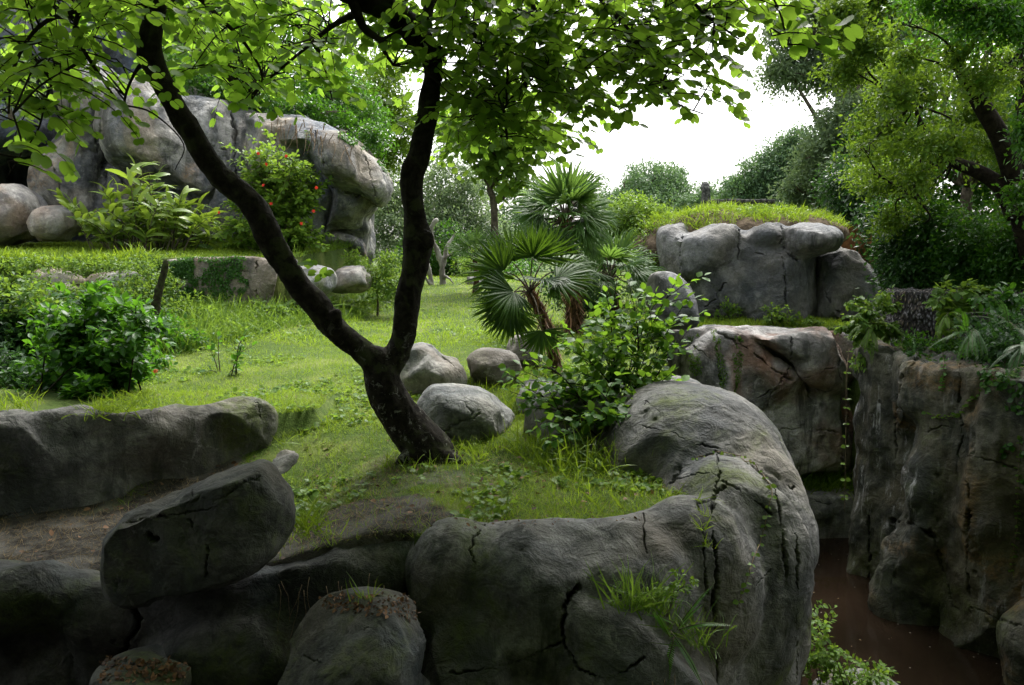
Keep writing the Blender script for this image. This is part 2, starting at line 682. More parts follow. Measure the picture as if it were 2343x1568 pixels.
def rock(name, prims, mat, label, cat='rock', voxel=.04, smooth=5, amp=.05, freq=1.6, fine=.008, flute=0.0, cracks=None,
         seed=0, group=None, sculpt=None, facets=0, fq=(.80, .95), nchip=0, crad=.5, cdep=.05, planes=None):
    me = remesh(prims, voxel, smooth)
    co, no = get_co(me), get_no(me)
    for q in planes or []:
        # a broken face through three points seen in the photo; the rest of the stone stays behind it
        A_, B_, C_ = [W(*t) for t in q]
        nv = unit(np.cross(B_ - A_, C_ - A_))
        if (co.mean(0) - A_) @ nv > 0: nv = -nv
        co = co - nv * (np.maximum((co - A_) @ nv, 0) * .93)[:, None]
    if planes: set_co(me, co); no = get_no(me)
    rr = np.random.default_rng(seed + 900)
    if facets:
        # broken planes: whatever stands beyond a random plane is flattened onto it
        c0 = (co.max(0) + co.min(0)) / 2
        ext = (co.max(0) - co.min(0)) / 2
        for k in range(facets):
            nv = unit(rr.normal(size=3) * [1, 1, .8])
            pr = (co - c0) @ nv
            lim = pr.max() * rr.uniform(*fq)
            ov_ = np.maximum(pr - lim, 0)
            co = co - nv * (ov_ * .9)[:, None]
    for k in range(nchip):
        i = rr.integers(0, len(co))
        nv = unit(no[i] + rr.normal(0, .35, 3))
        R_ = crad * rr.uniform(.5, 1.5)
        dist = np.linalg.norm((co - co[i]) * (1, 1, .7), axis=1)
        m = dist < R_
        dd = (co[m] - co[i]) @ nv + cdep * rr.uniform(.3, 1.3)
        fe = 1 - (dist[m] / R_) ** 4
        co[m] -= nv * (np.clip(dd, 0, None) * fe * .85)[:, None]
    if facets or nchip:
        set_co(me, co)
        no = get_no(me)
    d = amp * fbm(co * freq, seed, 3)
    if flute:
        d += flute * fbm(co * np.array([2.2, 2.2, .25]), seed + 50, 3)
    d += fine * 2 * fbm(co * freq * 5, seed + 9, 3)
    cr = ridge(co * freq * 1.7, seed + 77, 2)
    d -= amp * .55 * sstep(.82, 1.0, cr)
    co = co + no * d[:, None]
    if sculpt is not None:
        co = sculpt(co, no)
    set_co(me, co)
    if cracks:
        carve(me, cracks, seed + 3)
    me.materials.clear()
    me.materials.append(mat)
    BVH[name + str(seed)] = BVHTree.FromPolygons([v.co[:] for v in me.vertices], [p.vertices[:] for p in me.polygons])
    co = get_co(me)
    base = np.array([co[:, 0].mean(), co[:, 1].mean(), co[:, 2].min()])
    o = link(name, me, None, base)
    return tag(o, label, cat, group)

# =================================================================== GROUND AND WATER
WATER_Z = -3.2
MOAT = [(-12, 1.9), (-12, 4.95), (-3.3, 5.0), (-1.4, 5.05), (-.5, 4.95), (1.1, 5.15), (1.6, 6.0), (1.9, 7.6), (2.0, 9.5), (2.4, 12.2),
        (2.9, 14.6), (6.5, 14.6), (6.3, 12.4), (6.1, 11.0), (6.3, 9.4), (6.6, 8.3), (7.5, 5), (8, 1.9)]
TERR = [(-30, 12.6), (-10, 13.0), (-8.6, 13.5), (-7.3, 14.2), (-6.9, 15.3), (-4.5, 15.35), (-4.1, 17.0), (-3.8, 19), (-3.9, 21), (-5.5, 24), (-7, 34), (-30, 34)]


def wall_y(x):
    return 7.62 + (x + 2.37) * .62


def ground_h(x, y):
    x = np.asarray(x, float); y = np.asarray(y, float)
    z = np.interp(y, [0, 5, 6, 7, 8.5, 10, 13, 16, 20, 24, 30, 60, 300], [0, -.03, -.02, 0, .16, .31, .43, .52, .82, 1.08, 1.12, 1.3, 2.2])
    z = z + sstep(-2.4, -5.5, x) * sstep(10.5, 15, y) * .42 * (1 - sstep(20, 40, y))
    front = sstep(-.7, -2.2, x) * sstep(7.9, 6.2, y)
    behind = (y > wall_y(x)) & (x < -2.0)
    z = z - front * .36 * (~behind)
    z = np.where(behind & (y < 9.0), np.maximum(z, .26), z)
    z = z + .12 * sstep(6.0, 5.3, y) * sstep(-.4, .6, x) * 0
    tz = 1.72 + np.clip(y - 14.2, 0, 6) * .09
    z = np.where(in_poly(TERR, x, y), np.maximum(z, tz), z)
    p = np.column_stack([x.ravel(), y.ravel(), np.zeros(x.size)])
    z = z + (.035 * fbm(p * 1.3, 3, 3) + .06 * fbm(p * .3, 8, 2)).reshape(z.shape) * sstep(2, 5, y)
    m = in_poly(MOAT, x, y)
    pit = np.interp(x, [-12, -.6, .6, 2.2, 3], [-1.05, -1.05, -2.2, -3.4, -3.9])
    pit = np.where(y > 6, -3.9, pit)
    z = np.where(m, pit, z)
    return z


def axis(a, b, fine, lo, hi):
    """grid coordinates: fine between a and b, growing outwards to lo and hi"""
    c = list(np.arange(a, b + 1e-6, fine))
    s, v = fine, b
    while v < hi:
        s *= 1.3; v += s; c.append(v)
    s, v = fine, a
    while v > lo:
        s *= 1.3; v -= s; c.insert(0, v)
    return np.array(c)


def grass_density(x, y):
    """0 bare soil .. 1 dense lawn"""
    x = np.asarray(x, float); y = np.asarray(y, float)
    p = np.column_stack([x.ravel(), y.ravel(), np.zeros(x.size)])
    n = fbm(p * 1.7, 21, 3).reshape(x.shape)
    n2 = fbm(p * .9, 26, 3).reshape(x.shape)
    d = sstep(-.75, .0, n + .25 + .5 * sstep(6.3, 8.4, y) + .6 * sstep(8.5, 11, y))
    bare = in_poly([(-2.0, 4.6), (-.55, 4.9), (-.35, 5.3), (-.75, 5.9), (-1.4, 6.0), (-2.0, 5.7)], x, y)
    d = np.where(bare, d * (.12 + .88 * sstep(-.1, .4, n2)), d)
    path = (y < wall_y(x) + .1) & (x < -2.5 + (7 - y) * .45)
    d = np.where(path, sstep(.1, .5, n) * .35, d)
    # thin grass round the foot of the tree
    r = np.hypot(x + .75, (y - 6.5) * 1.2)
    d = d * (1 - .55 * sstep(1.1, .5, r) * (n < .25))
    return d


def build_ground():
    xs = axis(-10, 9, .11, -220, 220)
    ys = axis(2, 24, .11, -30, 420)
    X, Y = np.meshgrid(xs, ys)
    Z = ground_h(X, Y)
    V = np.column_stack([X.ravel(), Y.ravel(), Z.ravel()])
    nx, ny = len(xs), len(ys)
    i = np.arange(ny - 1)[:, None] * nx
    j = np.arange(nx - 1)[None, :]
    Q = np.stack([i + j, i + j + 1, i + nx + j + 1, i + nx + j], -1).reshape(-1, 4)
    g = grass_density(V[:, 0], V[:, 1])
    m, nt, out = new_mat('soil_and_turf')
    geo = nd(nt, 'ShaderNodeNewGeometry')
    P = geo.outputs['Position']
    at = nd(nt, 'ShaderNodeAttribute', attribute_name='tint')
    n1 = noise(nt, P, 9, 8, .7, .2)
    n2 = noise(nt, P, 55, 4, .7)
    soil = mixc(nt, ramp(nt, n1, .35, .62), (.020, .018, .014), (.070, .064, .054))
    soil = mixc(nt, ramp(nt, noise(nt, P, 2.1, 3, .5), .5, .62), soil, (.10, .095, .085))
    turf = mixc(nt, ramp(nt, n2, .3, .7), (.03, .05, .010), (.08, .13, .025))
    turf = mixc(nt, ramp(nt, noise(nt, P, 1.2, 4, .6), .45, .7), turf, (.13, .16, .04))
    col = mixc(nt, ramp(nt, mul(nt, at.outputs['Fac'], mul(nt, n1, .7), 'ADD'), .5, 1.1), soil, turf)
    b = nd(nt, 'ShaderNodeBump')
    b.inputs['Strength'].default_value = .9
    b.inputs['Distance'].default_value = .05
    nt.links.new(mul(nt, n1, mul(nt, n2, .3), 'ADD'), b.inputs['Height'])
    bs = nd(nt, 'ShaderNodeBsdfPrincipled')
    bs.inputs['Roughness'].default_value = .95
    bs.inputs['Specular IOR Level'].default_value = .15
    nt.links.new(col, bs.inputs['Base Color'])
    nt.links.new(b.outputs[0], bs.inputs['Normal'])
    nt.links.new(bs.outputs[0], out.inputs[0])
    me = np_mesh('ground', V, Q, g, mat=m)
    o = link('ground', me)
    tag(o, kind='structure')
    # water
    m, nt, out = new_mat('moat_water')
    geo = nd(nt, 'ShaderNodeNewGeometry')
    bs = nd(nt, 'ShaderNodeBsdfPrincipled')
    wcol = mixc(nt, ramp(nt, noise(nt, geo.outputs['Position'], .8, 4, .6), .35, .7), (.011, .0075, .0045), (.022, .014, .009))
    sp = nd(nt, 'ShaderNodeTexVoronoi')
    sp.inputs['Scale'].default_value = 5.5
    sp.inputs['Randomness'].default_value = 1
    nt.links.new(geo.outputs['Position'], sp.inputs['Vector'])
    wcol = mixc(nt, ramp(nt, sp.outputs['Distance'], .07, .045), wcol, (.25, .24, .2))
    nt.links.new(wcol, bs.inputs['Base Color'])
    bs.inputs['Roughness'].default_value = .08
    bs.inputs['IOR'].default_value = 1.33
    b = nd(nt, 'ShaderNodeBump')
    b.inputs['Strength'].default_value = .12
    b.inputs['Distance'].default_value = .02
    nt.links.new(noise(nt, geo.outputs['Position'], 4, 3, .5), b.inputs['Height'])
    nt.links.new(b.outputs[0], bs.inputs['Normal'])
    nt.links.new(bs.outputs[0], out.inputs[0])
    V = [(0, 1.9, WATER_Z), (8.5, 1.9, WATER_Z), (8.5, 15, WATER_Z), (0, 15, WATER_Z)]
    o = link('water', np_mesh('water', V, np.array([[0, 1, 2, 3]]), mat=m))
    tag(o, kind='structure')


build_ground()

# =================================================================== ROCK MATERIALS
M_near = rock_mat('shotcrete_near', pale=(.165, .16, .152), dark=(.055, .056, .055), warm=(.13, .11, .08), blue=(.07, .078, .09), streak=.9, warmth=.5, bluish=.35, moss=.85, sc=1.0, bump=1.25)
M_nearm = rock_mat('shotcrete_mossy_shade', pale=(.085, .085, .075), dark=(.028, .030, .028), warm=(.08, .065, .045), streak=.8, warmth=.3, bluish=.2, moss=.7, sc=1.3, bump=1.25)  # mossy rock; base colour also lowered to carry the lower-left shadow
M_mid = rock_mat('shotcrete_mid', pale=(.225, .22, .205), dark=(.095, .095, .092), streak=.5, warmth=.35, bluish=.25, moss=.25, sc=1.2, bump=1.3)
M_cliff = rock_mat('shotcrete_cliff', pale=(.33, .32, .29), dark=(.105, .11, .115), warm=(.29, .23, .15), blue=(.12, .15, .19), streak=.75, warmth=.5, bluish=.45, sc=.7, orange=.35, bump=1.6)
M_tower = rock_mat('shotcrete_tower', pale=(.17, .185, .205), dark=(.05, .058, .07), warm=(.12, .10, .08), blue=(.07, .10, .15), streak=.8, warmth=.25, bluish=.7, sc=.6, bump=1.4)
M_right = rock_mat('shotcrete_right', pale=(.205, .205, .205), dark=(.08, .084, .09), warm=(.155, .14, .115), blue=(.085, .10, .12), streak=.9, warmth=.5, bluish=.35, sc=.7, bump=1.2)
M_back = rock_mat('shotcrete_back', pale=(.34, .33, .32), dark=(.15, .145, .14), warm=(.20, .10, .06), blue=(.17, .18, .19), streak=.85, warmth=.8, bluish=.3, sc=.75, orange=.2, bump=1.2)
M_canyon = rock_mat('shotcrete_canyon', pale=(.105, .102, .08), dark=(.027, .029, .023), warm=(.10, .08, .045), blue=(.065, .072, .07), streak=.85, warmth=.35, bluish=.35, moss=.5, orange=.3, sc=.9, white=.75, bump=1.2)
M_pale = rock_mat('shotcrete_pale', pale=(.33, .32, .29), dark=(.17, .165, .16), warm=(.31, .21, .13), streak=.2, warmth=.5, bluish=.3, sc=.8)

# =================================================================== ROCKS
# ---- the long rim rock round the front of the lawn
T, E, PR, PF = p_tube, p_ell, p_prism, p_puff
rim = [
    T([(-.42, 5.0, -.36), (-.1, 5.05, -.36), (.35, 5.05, -.37), (.8, 5.1, -.36), (1.15, 5.2, -.3)], [.32, .33, .36, .37, .36]),
    PR([(-.66, 4.78), (-.3, 4.68), (.2, 4.6), (.9, 4.64), (1.4, 4.8), (1.72, 5.2), (1.95, 5.8), (2.2, 6.8), (2.35, 8.0), (2.35, 9.5), (1.7, 9.5), (1.5, 7.5), (1.15, 6.0), (.9, 5.5), (-.3, 5.35), (-.7, 5.3)], -4.1,
       [-.42, -.35, -.5, -.55, -.5, -.55, -.6, -.8, -.6, 0, .2, .1, -.1, -.3, -.3, -.3], 1.02),
    E((-.36, 4.98, -.4), (.34, .33, .42), pw=.9),
    E((.18, 4.92, -.62), (.5, .42, .63), pw=.85),
    E((.78, 4.95, -.62), (.5, .42, .64), (0, 4, 0), pw=.85),
    E((1.28, 5.22, -.5), (.42, .5, .60), (0, 0, 20), pw=.85),
    E((1.6, 5.75, -.72), (.56, .72, .97), (0, 12, 15), pw=.85),
    E((1.6, 7.05, -.62), (.98, 1.25, 1.24), (0, 6, 0), pw=.88),
    E((1.55, 6.35, -.3), (.62, .6, .5), (0, 8, 0), pw=.95),
    E((1.78, 6.45, -.72), (.68, .9, 1.02), (0, 14, 10), pw=.92),
    T([(1.3, 7.3, .05), (1.75, 6.9, .02), (2.05, 6.5, -.3), (2.12, 6.15, -.8), (2.1, 6.0, -1.4)], [.45, .5, .42, .32, .3]),
    E((1.98, 6.2, -1.6), (.42, .6, 1.1)),
    T([(1.9, 5.95, -.8), (1.98, 6.0, -1.6), (1.98, 6.0, -4)], [.25, .3, .3]),
    E((2.05, 9.2, -.5), (.6, 1.2, .85)),
    # pocket lobe on the face
    T([(.38, 4.62, -.42), (.62, 4.47, -.56), (.95, 4.42, -.82), (1.1, 4.5, -1.0)], [.12, .17, .17, .14]),
    E((.62, 4.52, -.95), (.36, .34, .5), (0, 10, 0), pw=.9),
    E((.98, 4.6, -1.25), (.4, .36, .5), pw=.9),
    E((.1, 4.5, -1.35), (.42, .3, .5), pw=.9),
    E((-.3, 4.62, -1.1), (.3, .3, .7), pw=.9),
]
C = lambda pl, w=.014, d=.05: (pl, w, d)
rim_cracks = [
    C([(1470, 975), (1520, 985), (1546, 993), (1570, 1007), (1594, 1016), (1633, 1023), (1650, 1030)], .016, .06),
    C([(1541, 1096), (1560, 1070), (1590, 1050), (1642, 1036), (1690, 1048), (1730, 1072), (1752, 1100), (1772, 1118), (1783, 1170), (1792, 1250), (1800, 1330)], .018, .07),
    C([(1642, 1038), (1645, 1080), (1637, 1120), (1628, 1160), (1632, 1230), (1641, 1300), (1632, 1380), (1638, 1470), (1640, 1568)], .02, .08),
    C([(1534, 1107), (1550, 1097), (1575, 1089), (1610, 1080), (1627, 1078), (1640, 1092)], .013, .045),
    C([(1650, 1099), (1668, 1110), (1684, 1117), (1715, 1140), (1746, 1159), (1770, 1185)], .014, .05),
    C([(1600, 1150), (1628, 1140), (1645, 1120), (1660, 1106)], .03, .09),
    C([(1772, 1098), (1795, 1105), (1811, 1117), (1821, 1108)], .013, .05),
    C([(1821, 1222), (1826, 1287), (1824, 1359), (1823, 1473), (1823, 1568)], .02, .08),
    C([(1474, 1160), (1472, 1188), (1474, 1240), (1480, 1274)], .016, .06),
    C([(1590, 1140), (1602, 1180), (1612, 1240), (1610, 1300), (1620, 1370)], .014, .04),
    C([(1322, 1344), (1300, 1365), (1289, 1400), (1286, 1440), (1293, 1480), (1322, 1532), (1394, 1556), (1440, 1530), (1480, 1500)], .022, .09),
    C([(1030, 1540), (1130, 1530), (1200, 1510), (1260, 1480), (1290, 1470)], .02, .06),
    C([(1110, 1200), (1085, 1225), (1075, 1260), (1090, 1300)], .02, .04),
    C([(1475, 915), (1470, 935), (1445, 960)], .010, .02),
    C([(1475, 915), (1510, 945), (1518, 975)], .010, .02),
    C([(1762, 1300), (1740, 1330), (1725, 1345)], .012, .03),
]
rock('curved_rim_rock', rim, M_near, 'long grey rim rock curving round the grass, with a big humped end and deep cracks', 'rock', .03, 6, .04, 1.7, .007, cracks=rim_cracks, seed=1, nchip=70, crad=.38, cdep=.035)

# ---- wall left of the rim rock
lower = [
    T([(-5.2, 4.75, -.55), (-4.0, 4.8, -.55), (-3.3, 4.92, -.58), (-2.5, 5.0, -.62), (-1.8, 5.0, -.58), (-1.2, 5.05, -.45), (-.6, 5.2, -.36)], [.3, .3, .28, .25, .26, .26, .25]),
    PR([(-5.4, 4.55), (-4.0, 4.6), (-3.0, 4.7), (-2.6, 4.85), (-2.2, 4.75), (-1.4, 4.8), (-.5, 5.05), (-.5, 5.6), (-5.4, 5.3)], -1.6, [-.6, -.6, -.62, -.65, -.65, -.55, -.5, -.5, -.6], 1.05),
    E((-3.35, 4.85, -.45), (.5, .35, .3), (0, 8, 0)),
    E((-1.75, 4.75, -.95), (.75, .3, .45), (0, -8, 0), pw=.85),
]
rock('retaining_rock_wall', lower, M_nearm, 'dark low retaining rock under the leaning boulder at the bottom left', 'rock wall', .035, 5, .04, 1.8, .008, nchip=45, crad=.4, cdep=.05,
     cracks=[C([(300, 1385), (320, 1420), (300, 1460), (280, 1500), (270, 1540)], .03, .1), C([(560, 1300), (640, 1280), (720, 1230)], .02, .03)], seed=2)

# ---- low wall behind the dirt path
lw = [
    T([(-6.0, 5.5, .1), (-5.0, 6.0, .15), (-4.0, 6.62, .15), (-3.2, 7.1, .14), (-2.62, 7.47, .16)], [.34, .34, .33, .31, .3]),
    PR([(-6.1, 5.25), (-5.1, 5.68), (-4.1, 6.25), (-3.2, 6.78), (-2.5, 7.2), (-2.36, 7.5), (-2.6, 7.8), (-4.2, 6.95), (-6.1, 5.9)], -.75, .1, 1.02),
]
rock('low_rock_wall', lw, M_near, 'long low round-topped rock wall between the dirt path and the leafy shrubs at left', 'rock wall', .035, 5, .045, 1.5, .008, nchip=45, crad=.4, cdep=.05,
     cracks=[C([(0, 1185), (60, 1165), (110, 1150)], .03, .06), C([(560, 905), (590, 925), (600, 960)], .02, .03), C([(130, 955), (160, 975), (180, 1010)], .02, .03)], seed=3)

# ---- boulders in front
def boulder(outline, Y, thick, mat, label, voxel=.03, amp=.03, cracks=None, seed=0, extra=None, pw=.5, dy=(0, 0), smooth=4, name='boulder', fine=.006, group=None, freq=2.2, facets=9, fq=(.74, .93), nchip=8, crad=.25, cdep=.03, planes=None):
    prims = [p_puff(outline, Y, thick, pw, dy)] + (extra or [])
    return rock(name, prims, mat, label, 'boulder', voxel, smooth, amp, freq, fine, cracks=cracks, seed=seed, group=group, facets=facets, fq=fq, nchip=nchip, crad=crad, cdep=cdep, planes=planes)


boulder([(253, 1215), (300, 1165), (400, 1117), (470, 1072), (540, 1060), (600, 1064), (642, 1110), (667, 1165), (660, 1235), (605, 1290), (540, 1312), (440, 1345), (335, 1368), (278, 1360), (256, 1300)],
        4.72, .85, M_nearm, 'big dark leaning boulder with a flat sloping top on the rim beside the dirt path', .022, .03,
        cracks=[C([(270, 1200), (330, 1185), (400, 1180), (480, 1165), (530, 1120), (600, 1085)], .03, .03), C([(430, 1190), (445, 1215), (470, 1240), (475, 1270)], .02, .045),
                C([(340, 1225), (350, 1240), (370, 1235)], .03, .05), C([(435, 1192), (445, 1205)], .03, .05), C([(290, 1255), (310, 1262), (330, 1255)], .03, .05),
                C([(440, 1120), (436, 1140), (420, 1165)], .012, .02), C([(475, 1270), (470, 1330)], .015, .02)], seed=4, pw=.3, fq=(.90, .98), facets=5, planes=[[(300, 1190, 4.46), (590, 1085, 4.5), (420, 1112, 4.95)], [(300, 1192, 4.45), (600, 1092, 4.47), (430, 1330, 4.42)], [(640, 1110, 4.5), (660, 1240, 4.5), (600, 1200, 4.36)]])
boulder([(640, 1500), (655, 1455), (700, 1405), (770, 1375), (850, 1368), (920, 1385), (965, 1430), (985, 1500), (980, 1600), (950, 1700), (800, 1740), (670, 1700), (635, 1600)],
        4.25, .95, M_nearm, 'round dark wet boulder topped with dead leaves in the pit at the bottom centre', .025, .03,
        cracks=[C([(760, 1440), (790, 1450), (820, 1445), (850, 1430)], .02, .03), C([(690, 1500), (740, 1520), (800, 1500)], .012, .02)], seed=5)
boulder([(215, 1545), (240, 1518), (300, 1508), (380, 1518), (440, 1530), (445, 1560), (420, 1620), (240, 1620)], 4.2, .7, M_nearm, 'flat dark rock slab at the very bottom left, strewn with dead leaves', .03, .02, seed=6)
# mid boulders on the lawn
boulder([(915, 850), (925, 810), (950, 785), (985, 788), (1010, 815), (1050, 825), (1072, 850), (1070, 885), (1010, 940), (930, 940), (905, 900)], 9.3, 1.1, M_mid,
        'two-humped pale boulder just right of the forked trunk', .035, .03, seed=7, cracks=[C([(1015, 818), (1035, 835), (1060, 860)], .02, .03)])
boulder([(1058, 830), (1075, 808), (1110, 798), (1160, 802), (1190, 818), (1198, 845), (1170, 880), (1090, 885), (1060, 860)], 9.6, .9, M_mid,
        'smooth round pale boulder behind the dome-shaped one, below the near fan palm', .035, .03, seed=8)
boulder([(942, 945), (960, 910), (985, 885), (1020, 880), (1090, 885), (1130, 905), (1165, 935), (1192, 962), (1185, 1010), (1080, 1035), (950, 1010)], 7.75, .95, M_mid,
        'dome-shaped grey boulder nearest the trunk of the forked tree', .03, .03, seed=9, cracks=[C([(1010, 990), (1050, 965), (1080, 960), (1100, 940)], .018, .025), C([(1060, 920), (1080, 945), (1070, 965)], .02, .02)])
boulder([(1155, 800), (1165, 775), (1195, 764), (1225, 768), (1245, 790), (1240, 830), (1170, 835)], 10.4, .7, M_mid, 'small boulder half hidden behind the hanging palm leaves', .035, .025, seed=10)
boulder([(1172, 905), (1180, 878), (1230, 872), (1290, 880), (1330, 900), (1325, 950), (1200, 960)], 8.4, .8, M_mid, 'low dark boulder behind the big-leaved shrub, left one of two', .035, .025, seed=11)
boulder([(1195, 985), (1205, 930), (1250, 900), (1330, 885), (1400, 895), (1440, 930), (1440, 1010), (1350, 1060), (1220, 1050)], 7.5, .8, M_mid, 'broad boulder underneath the stems of the big-leaved shrub', .035, .03, seed=12)
boulder([(600, 1060), (615, 1040), (660, 1030), (690, 1040), (680, 1060), (640, 1075)], 6.25, .5, M_mid, 'small flat stone sunk in the grass above the leaning boulder', .025, .015, seed=13, name='flat_stone')
boulder([(1060, 650), (1065, 634), (1085, 628), (1110, 634), (1118, 650), (1110, 672), (1070, 672)], 24, 1.2, M_mid, 'small distant boulder at the far edge of the lawn left of the near palm', .06, .04, seed=14)
boulder([(1478, 660), (1485, 630), (1520, 620), (1555, 632), (1580, 665), (1590, 700), (1590, 750), (1490, 750)], 13.5, 1.2, M_right, 'tall rounded boulder in front of the layered rock outcrop, behind the shrub', .05, .04, seed=15,
        cracks=[C([(1545, 700), (1570, 705), (1588, 710)], .03, .04)])
boulder([(-40, 440), (20, 420), (55, 432), (85, 470), (75, 530), (50, 555), (-40, 560)], 18.0, 2.0, M_pale, 'tall pale boulder with orange stain by the cave at the far left', .07, .06, seed=16)
boulder([(70, 520), (85, 485), (115, 470), (150, 472), (178, 495), (180, 530), (160, 552), (90, 552)], 17.8, 1.3, M_pale, 'round pale boulder beside the cave and the long-leaved plant', .06, .05, seed=17)
boulder([(60, 640), (75, 612), (110, 608), (150, 618), (180, 630), (200, 640), (190, 655), (100, 660)], 13.7, .9, M_pale, 'flat pale blue-grey stone along the terrace edge at far left', .05, .04, seed=18, name='edge_stone')
boulder([(95, 680), (100, 655), (150, 645), (185, 650), (190, 680), (150, 700), (100, 700)], 13.5, .7, M_pale, 'pale stone under the flat one, holding the terrace at far left', .05, .04, seed=19, name='edge_stone')
boulder([(170, 660), (200, 632), (250, 620), (330, 618), (350, 640), (330, 690), (200, 700)], 14.0, .9, M_pale, 'long pale stone left of the ivy-covered block, edging the terrace', .05, .04, seed=20, name='edge_stone')
boulder([(668, 625), (690, 606), (730, 605), (765, 620), (768, 660), (720, 700), (670, 690)], 15.3, 1.1, M_pale, 'cream coloured boulder at the right end of the retaining block, behind the left limb', .05, .04, seed=21)
boulder([(750, 640), (775, 615), (820, 608), (850, 620), (860, 650), (820, 670), (760, 670)], 16.6, 1.2, M_pale, 'low round stone among ferns under the overhanging rock', .05, .04, seed=22)
boulder([(1850, 1580), (1860, 1545), (1900, 1522), (1960, 1525), (2020, 1545), (2080, 1590), (2060, 1640), (1880, 1640)], 8.0, .8, M_mid, 'flat pale bank stone at the water edge at the bottom right', .04, .02, seed=23, name='bank_stone')

# ---- retaining block with ivy
blk = [PR([(-6.98, 14.85), (-6.0, 14.7), (-5.2, 14.7), (-4.62, 14.85), (-4.4, 15.4), (-4.4, 16.4), (-7.4, 16.4), (-7.4, 15.4)], .3, [1.72, 1.82, 1.86, 1.82, 1.8, 1.8, 1.72, 1.68], 1.0),
       E((-4.75, 14.95, 1.3), (.35, .3, .55), pw=.7)]
rock('retaining_block', blk, M_cliff, 'squared brownish retaining rock with ivy on its face below the terrace', 'rock wall', .05, 4, .05, 1.2, .01,
     cracks=[C([(585, 580), (588, 620), (584, 660), (590, 700)], .035, .09), C([(530, 620), (580, 625)], .02, .03)], nchip=16, crad=.5, cdep=.06, seed=24)

# ---- cliffs at the left back
cl = [
    PR([(-10.5, 20.5), (-9.0, 20.2), (-7.5, 20.3), (-6.0, 20.2), (-5.0, 20.6), (-4.4, 21), (-4.4, 25), (-10.5, 25)], 1.2, [6.2, 6.6, 5.9, 5.6, 5.4, 5.2, 5.6, 6.4], 1.03),
    PF([(150, 150), (230, 140), (300, 195), (262, 330), (252, 470), (245, 540), (100, 500), (95, 400), (130, 330), (165, 250)], 20.0, 2.2, .45),
    PF([(228, 300), (262, 215), (320, 186), (385, 205), (450, 300), (490, 380), (485, 450), (440, 430), (350, 405), (262, 375)], 19.2, 2.8, .5),
    PF([(330, 370), (470, 400), (520, 480), (510, 580), (240, 580), (235, 460), (262, 380)], 20.0, 1.8, .4),
    PF([(395, 215), (470, 225), (530, 245), (535, 290), (540, 340), (528, 400), (480, 400), (430, 320)], 19.6, 2.2, .45),
    PF([(535, 255), (600, 265), (628, 320), (640, 420), (640, 580), (500, 585), (505, 480), (530, 400)], 19.9, 2.2, .4),
    PF([(600, 300), (700, 330), (740, 430), (760, 590), (600, 600), (590, 450)], 20.3, 2.4, .4),
]
rock('rock_cliff', cl, M_cliff, 'massive grey rock face bulging behind the long-leaved plant and red-flowered shrub', 'cliff', .075, 4, .13, .9, .022, flute=.10,
     cracks=[C([(228, 290), (222, 340), (240, 400), (250, 470), (240, 540)], .08, .3), C([(455, 300), (490, 345), (520, 395), (500, 420), (470, 400), (440, 350)], .05, .15), C([(530, 250), (536, 300), (535, 360), (540, 430), (560, 480)], .07, .25),
             C([(400, 235), (430, 290), (460, 340), (500, 360)], .05, .12), C([(620, 300), (628, 340), (640, 400)], .06, .2), C([(440, 300), (480, 330), (530, 350)], .04, .08),
             C([(330, 440), (380, 430), (430, 445), (480, 480)], .06, .15), C([(455, 480), (470, 520), (500, 560)], .05, .15), C([(105, 360), (130, 400), (140, 470)], .06, .2), C([(270, 400), (300, 440), (310, 500)], .05, .15)], nchip=45, crad=.7, cdep=.05, seed=30)
far_cl = [
    PF([(-120, -160), (60, -160), (130, -60), (165, 60), (170, 160), (120, 260), (105, 340), (20, 345), (-120, 345)], 21.5, 4.5, .35),
    PF([(-120, 230), (0, 240), (75, 262), (88, 300), (60, 345), (-120, 350)], 20.2, 3.0, .4),
    PF([(150, -160), (260, -140), (300, 0), (300, 130), (250, 200), (150, 190), (120, 0)], 22.5, 3, .4),
    PR([(-18, 23), (-11, 22.4), (-9.5, 22.6), (-9.5, 29), (-18, 29)], 5.3, 11, 1.0), PR([(-20, 27), (-8.5, 26), (-8.5, 29), (-20, 29)], 1.0, 6, 1.0), PR([(-20, 21.5), (-15.5, 21.5), (-15.5, 28), (-20, 28)], 1.0, 9, 1.0),
]
rock('cliff_tower', far_cl, M_tower, 'towering dark rock wall with a black cave under it at the upper left corner', 'cliff', .09, 4, .16, .8, .025, flute=.12, nchip=45, crad=.7, cdep=.05, seed=31,
     cracks=[C([(90, 20), (100, 120), (85, 220)], .08, .25), C([(0, 180), (60, 200), (110, 190)], .06, .15)])
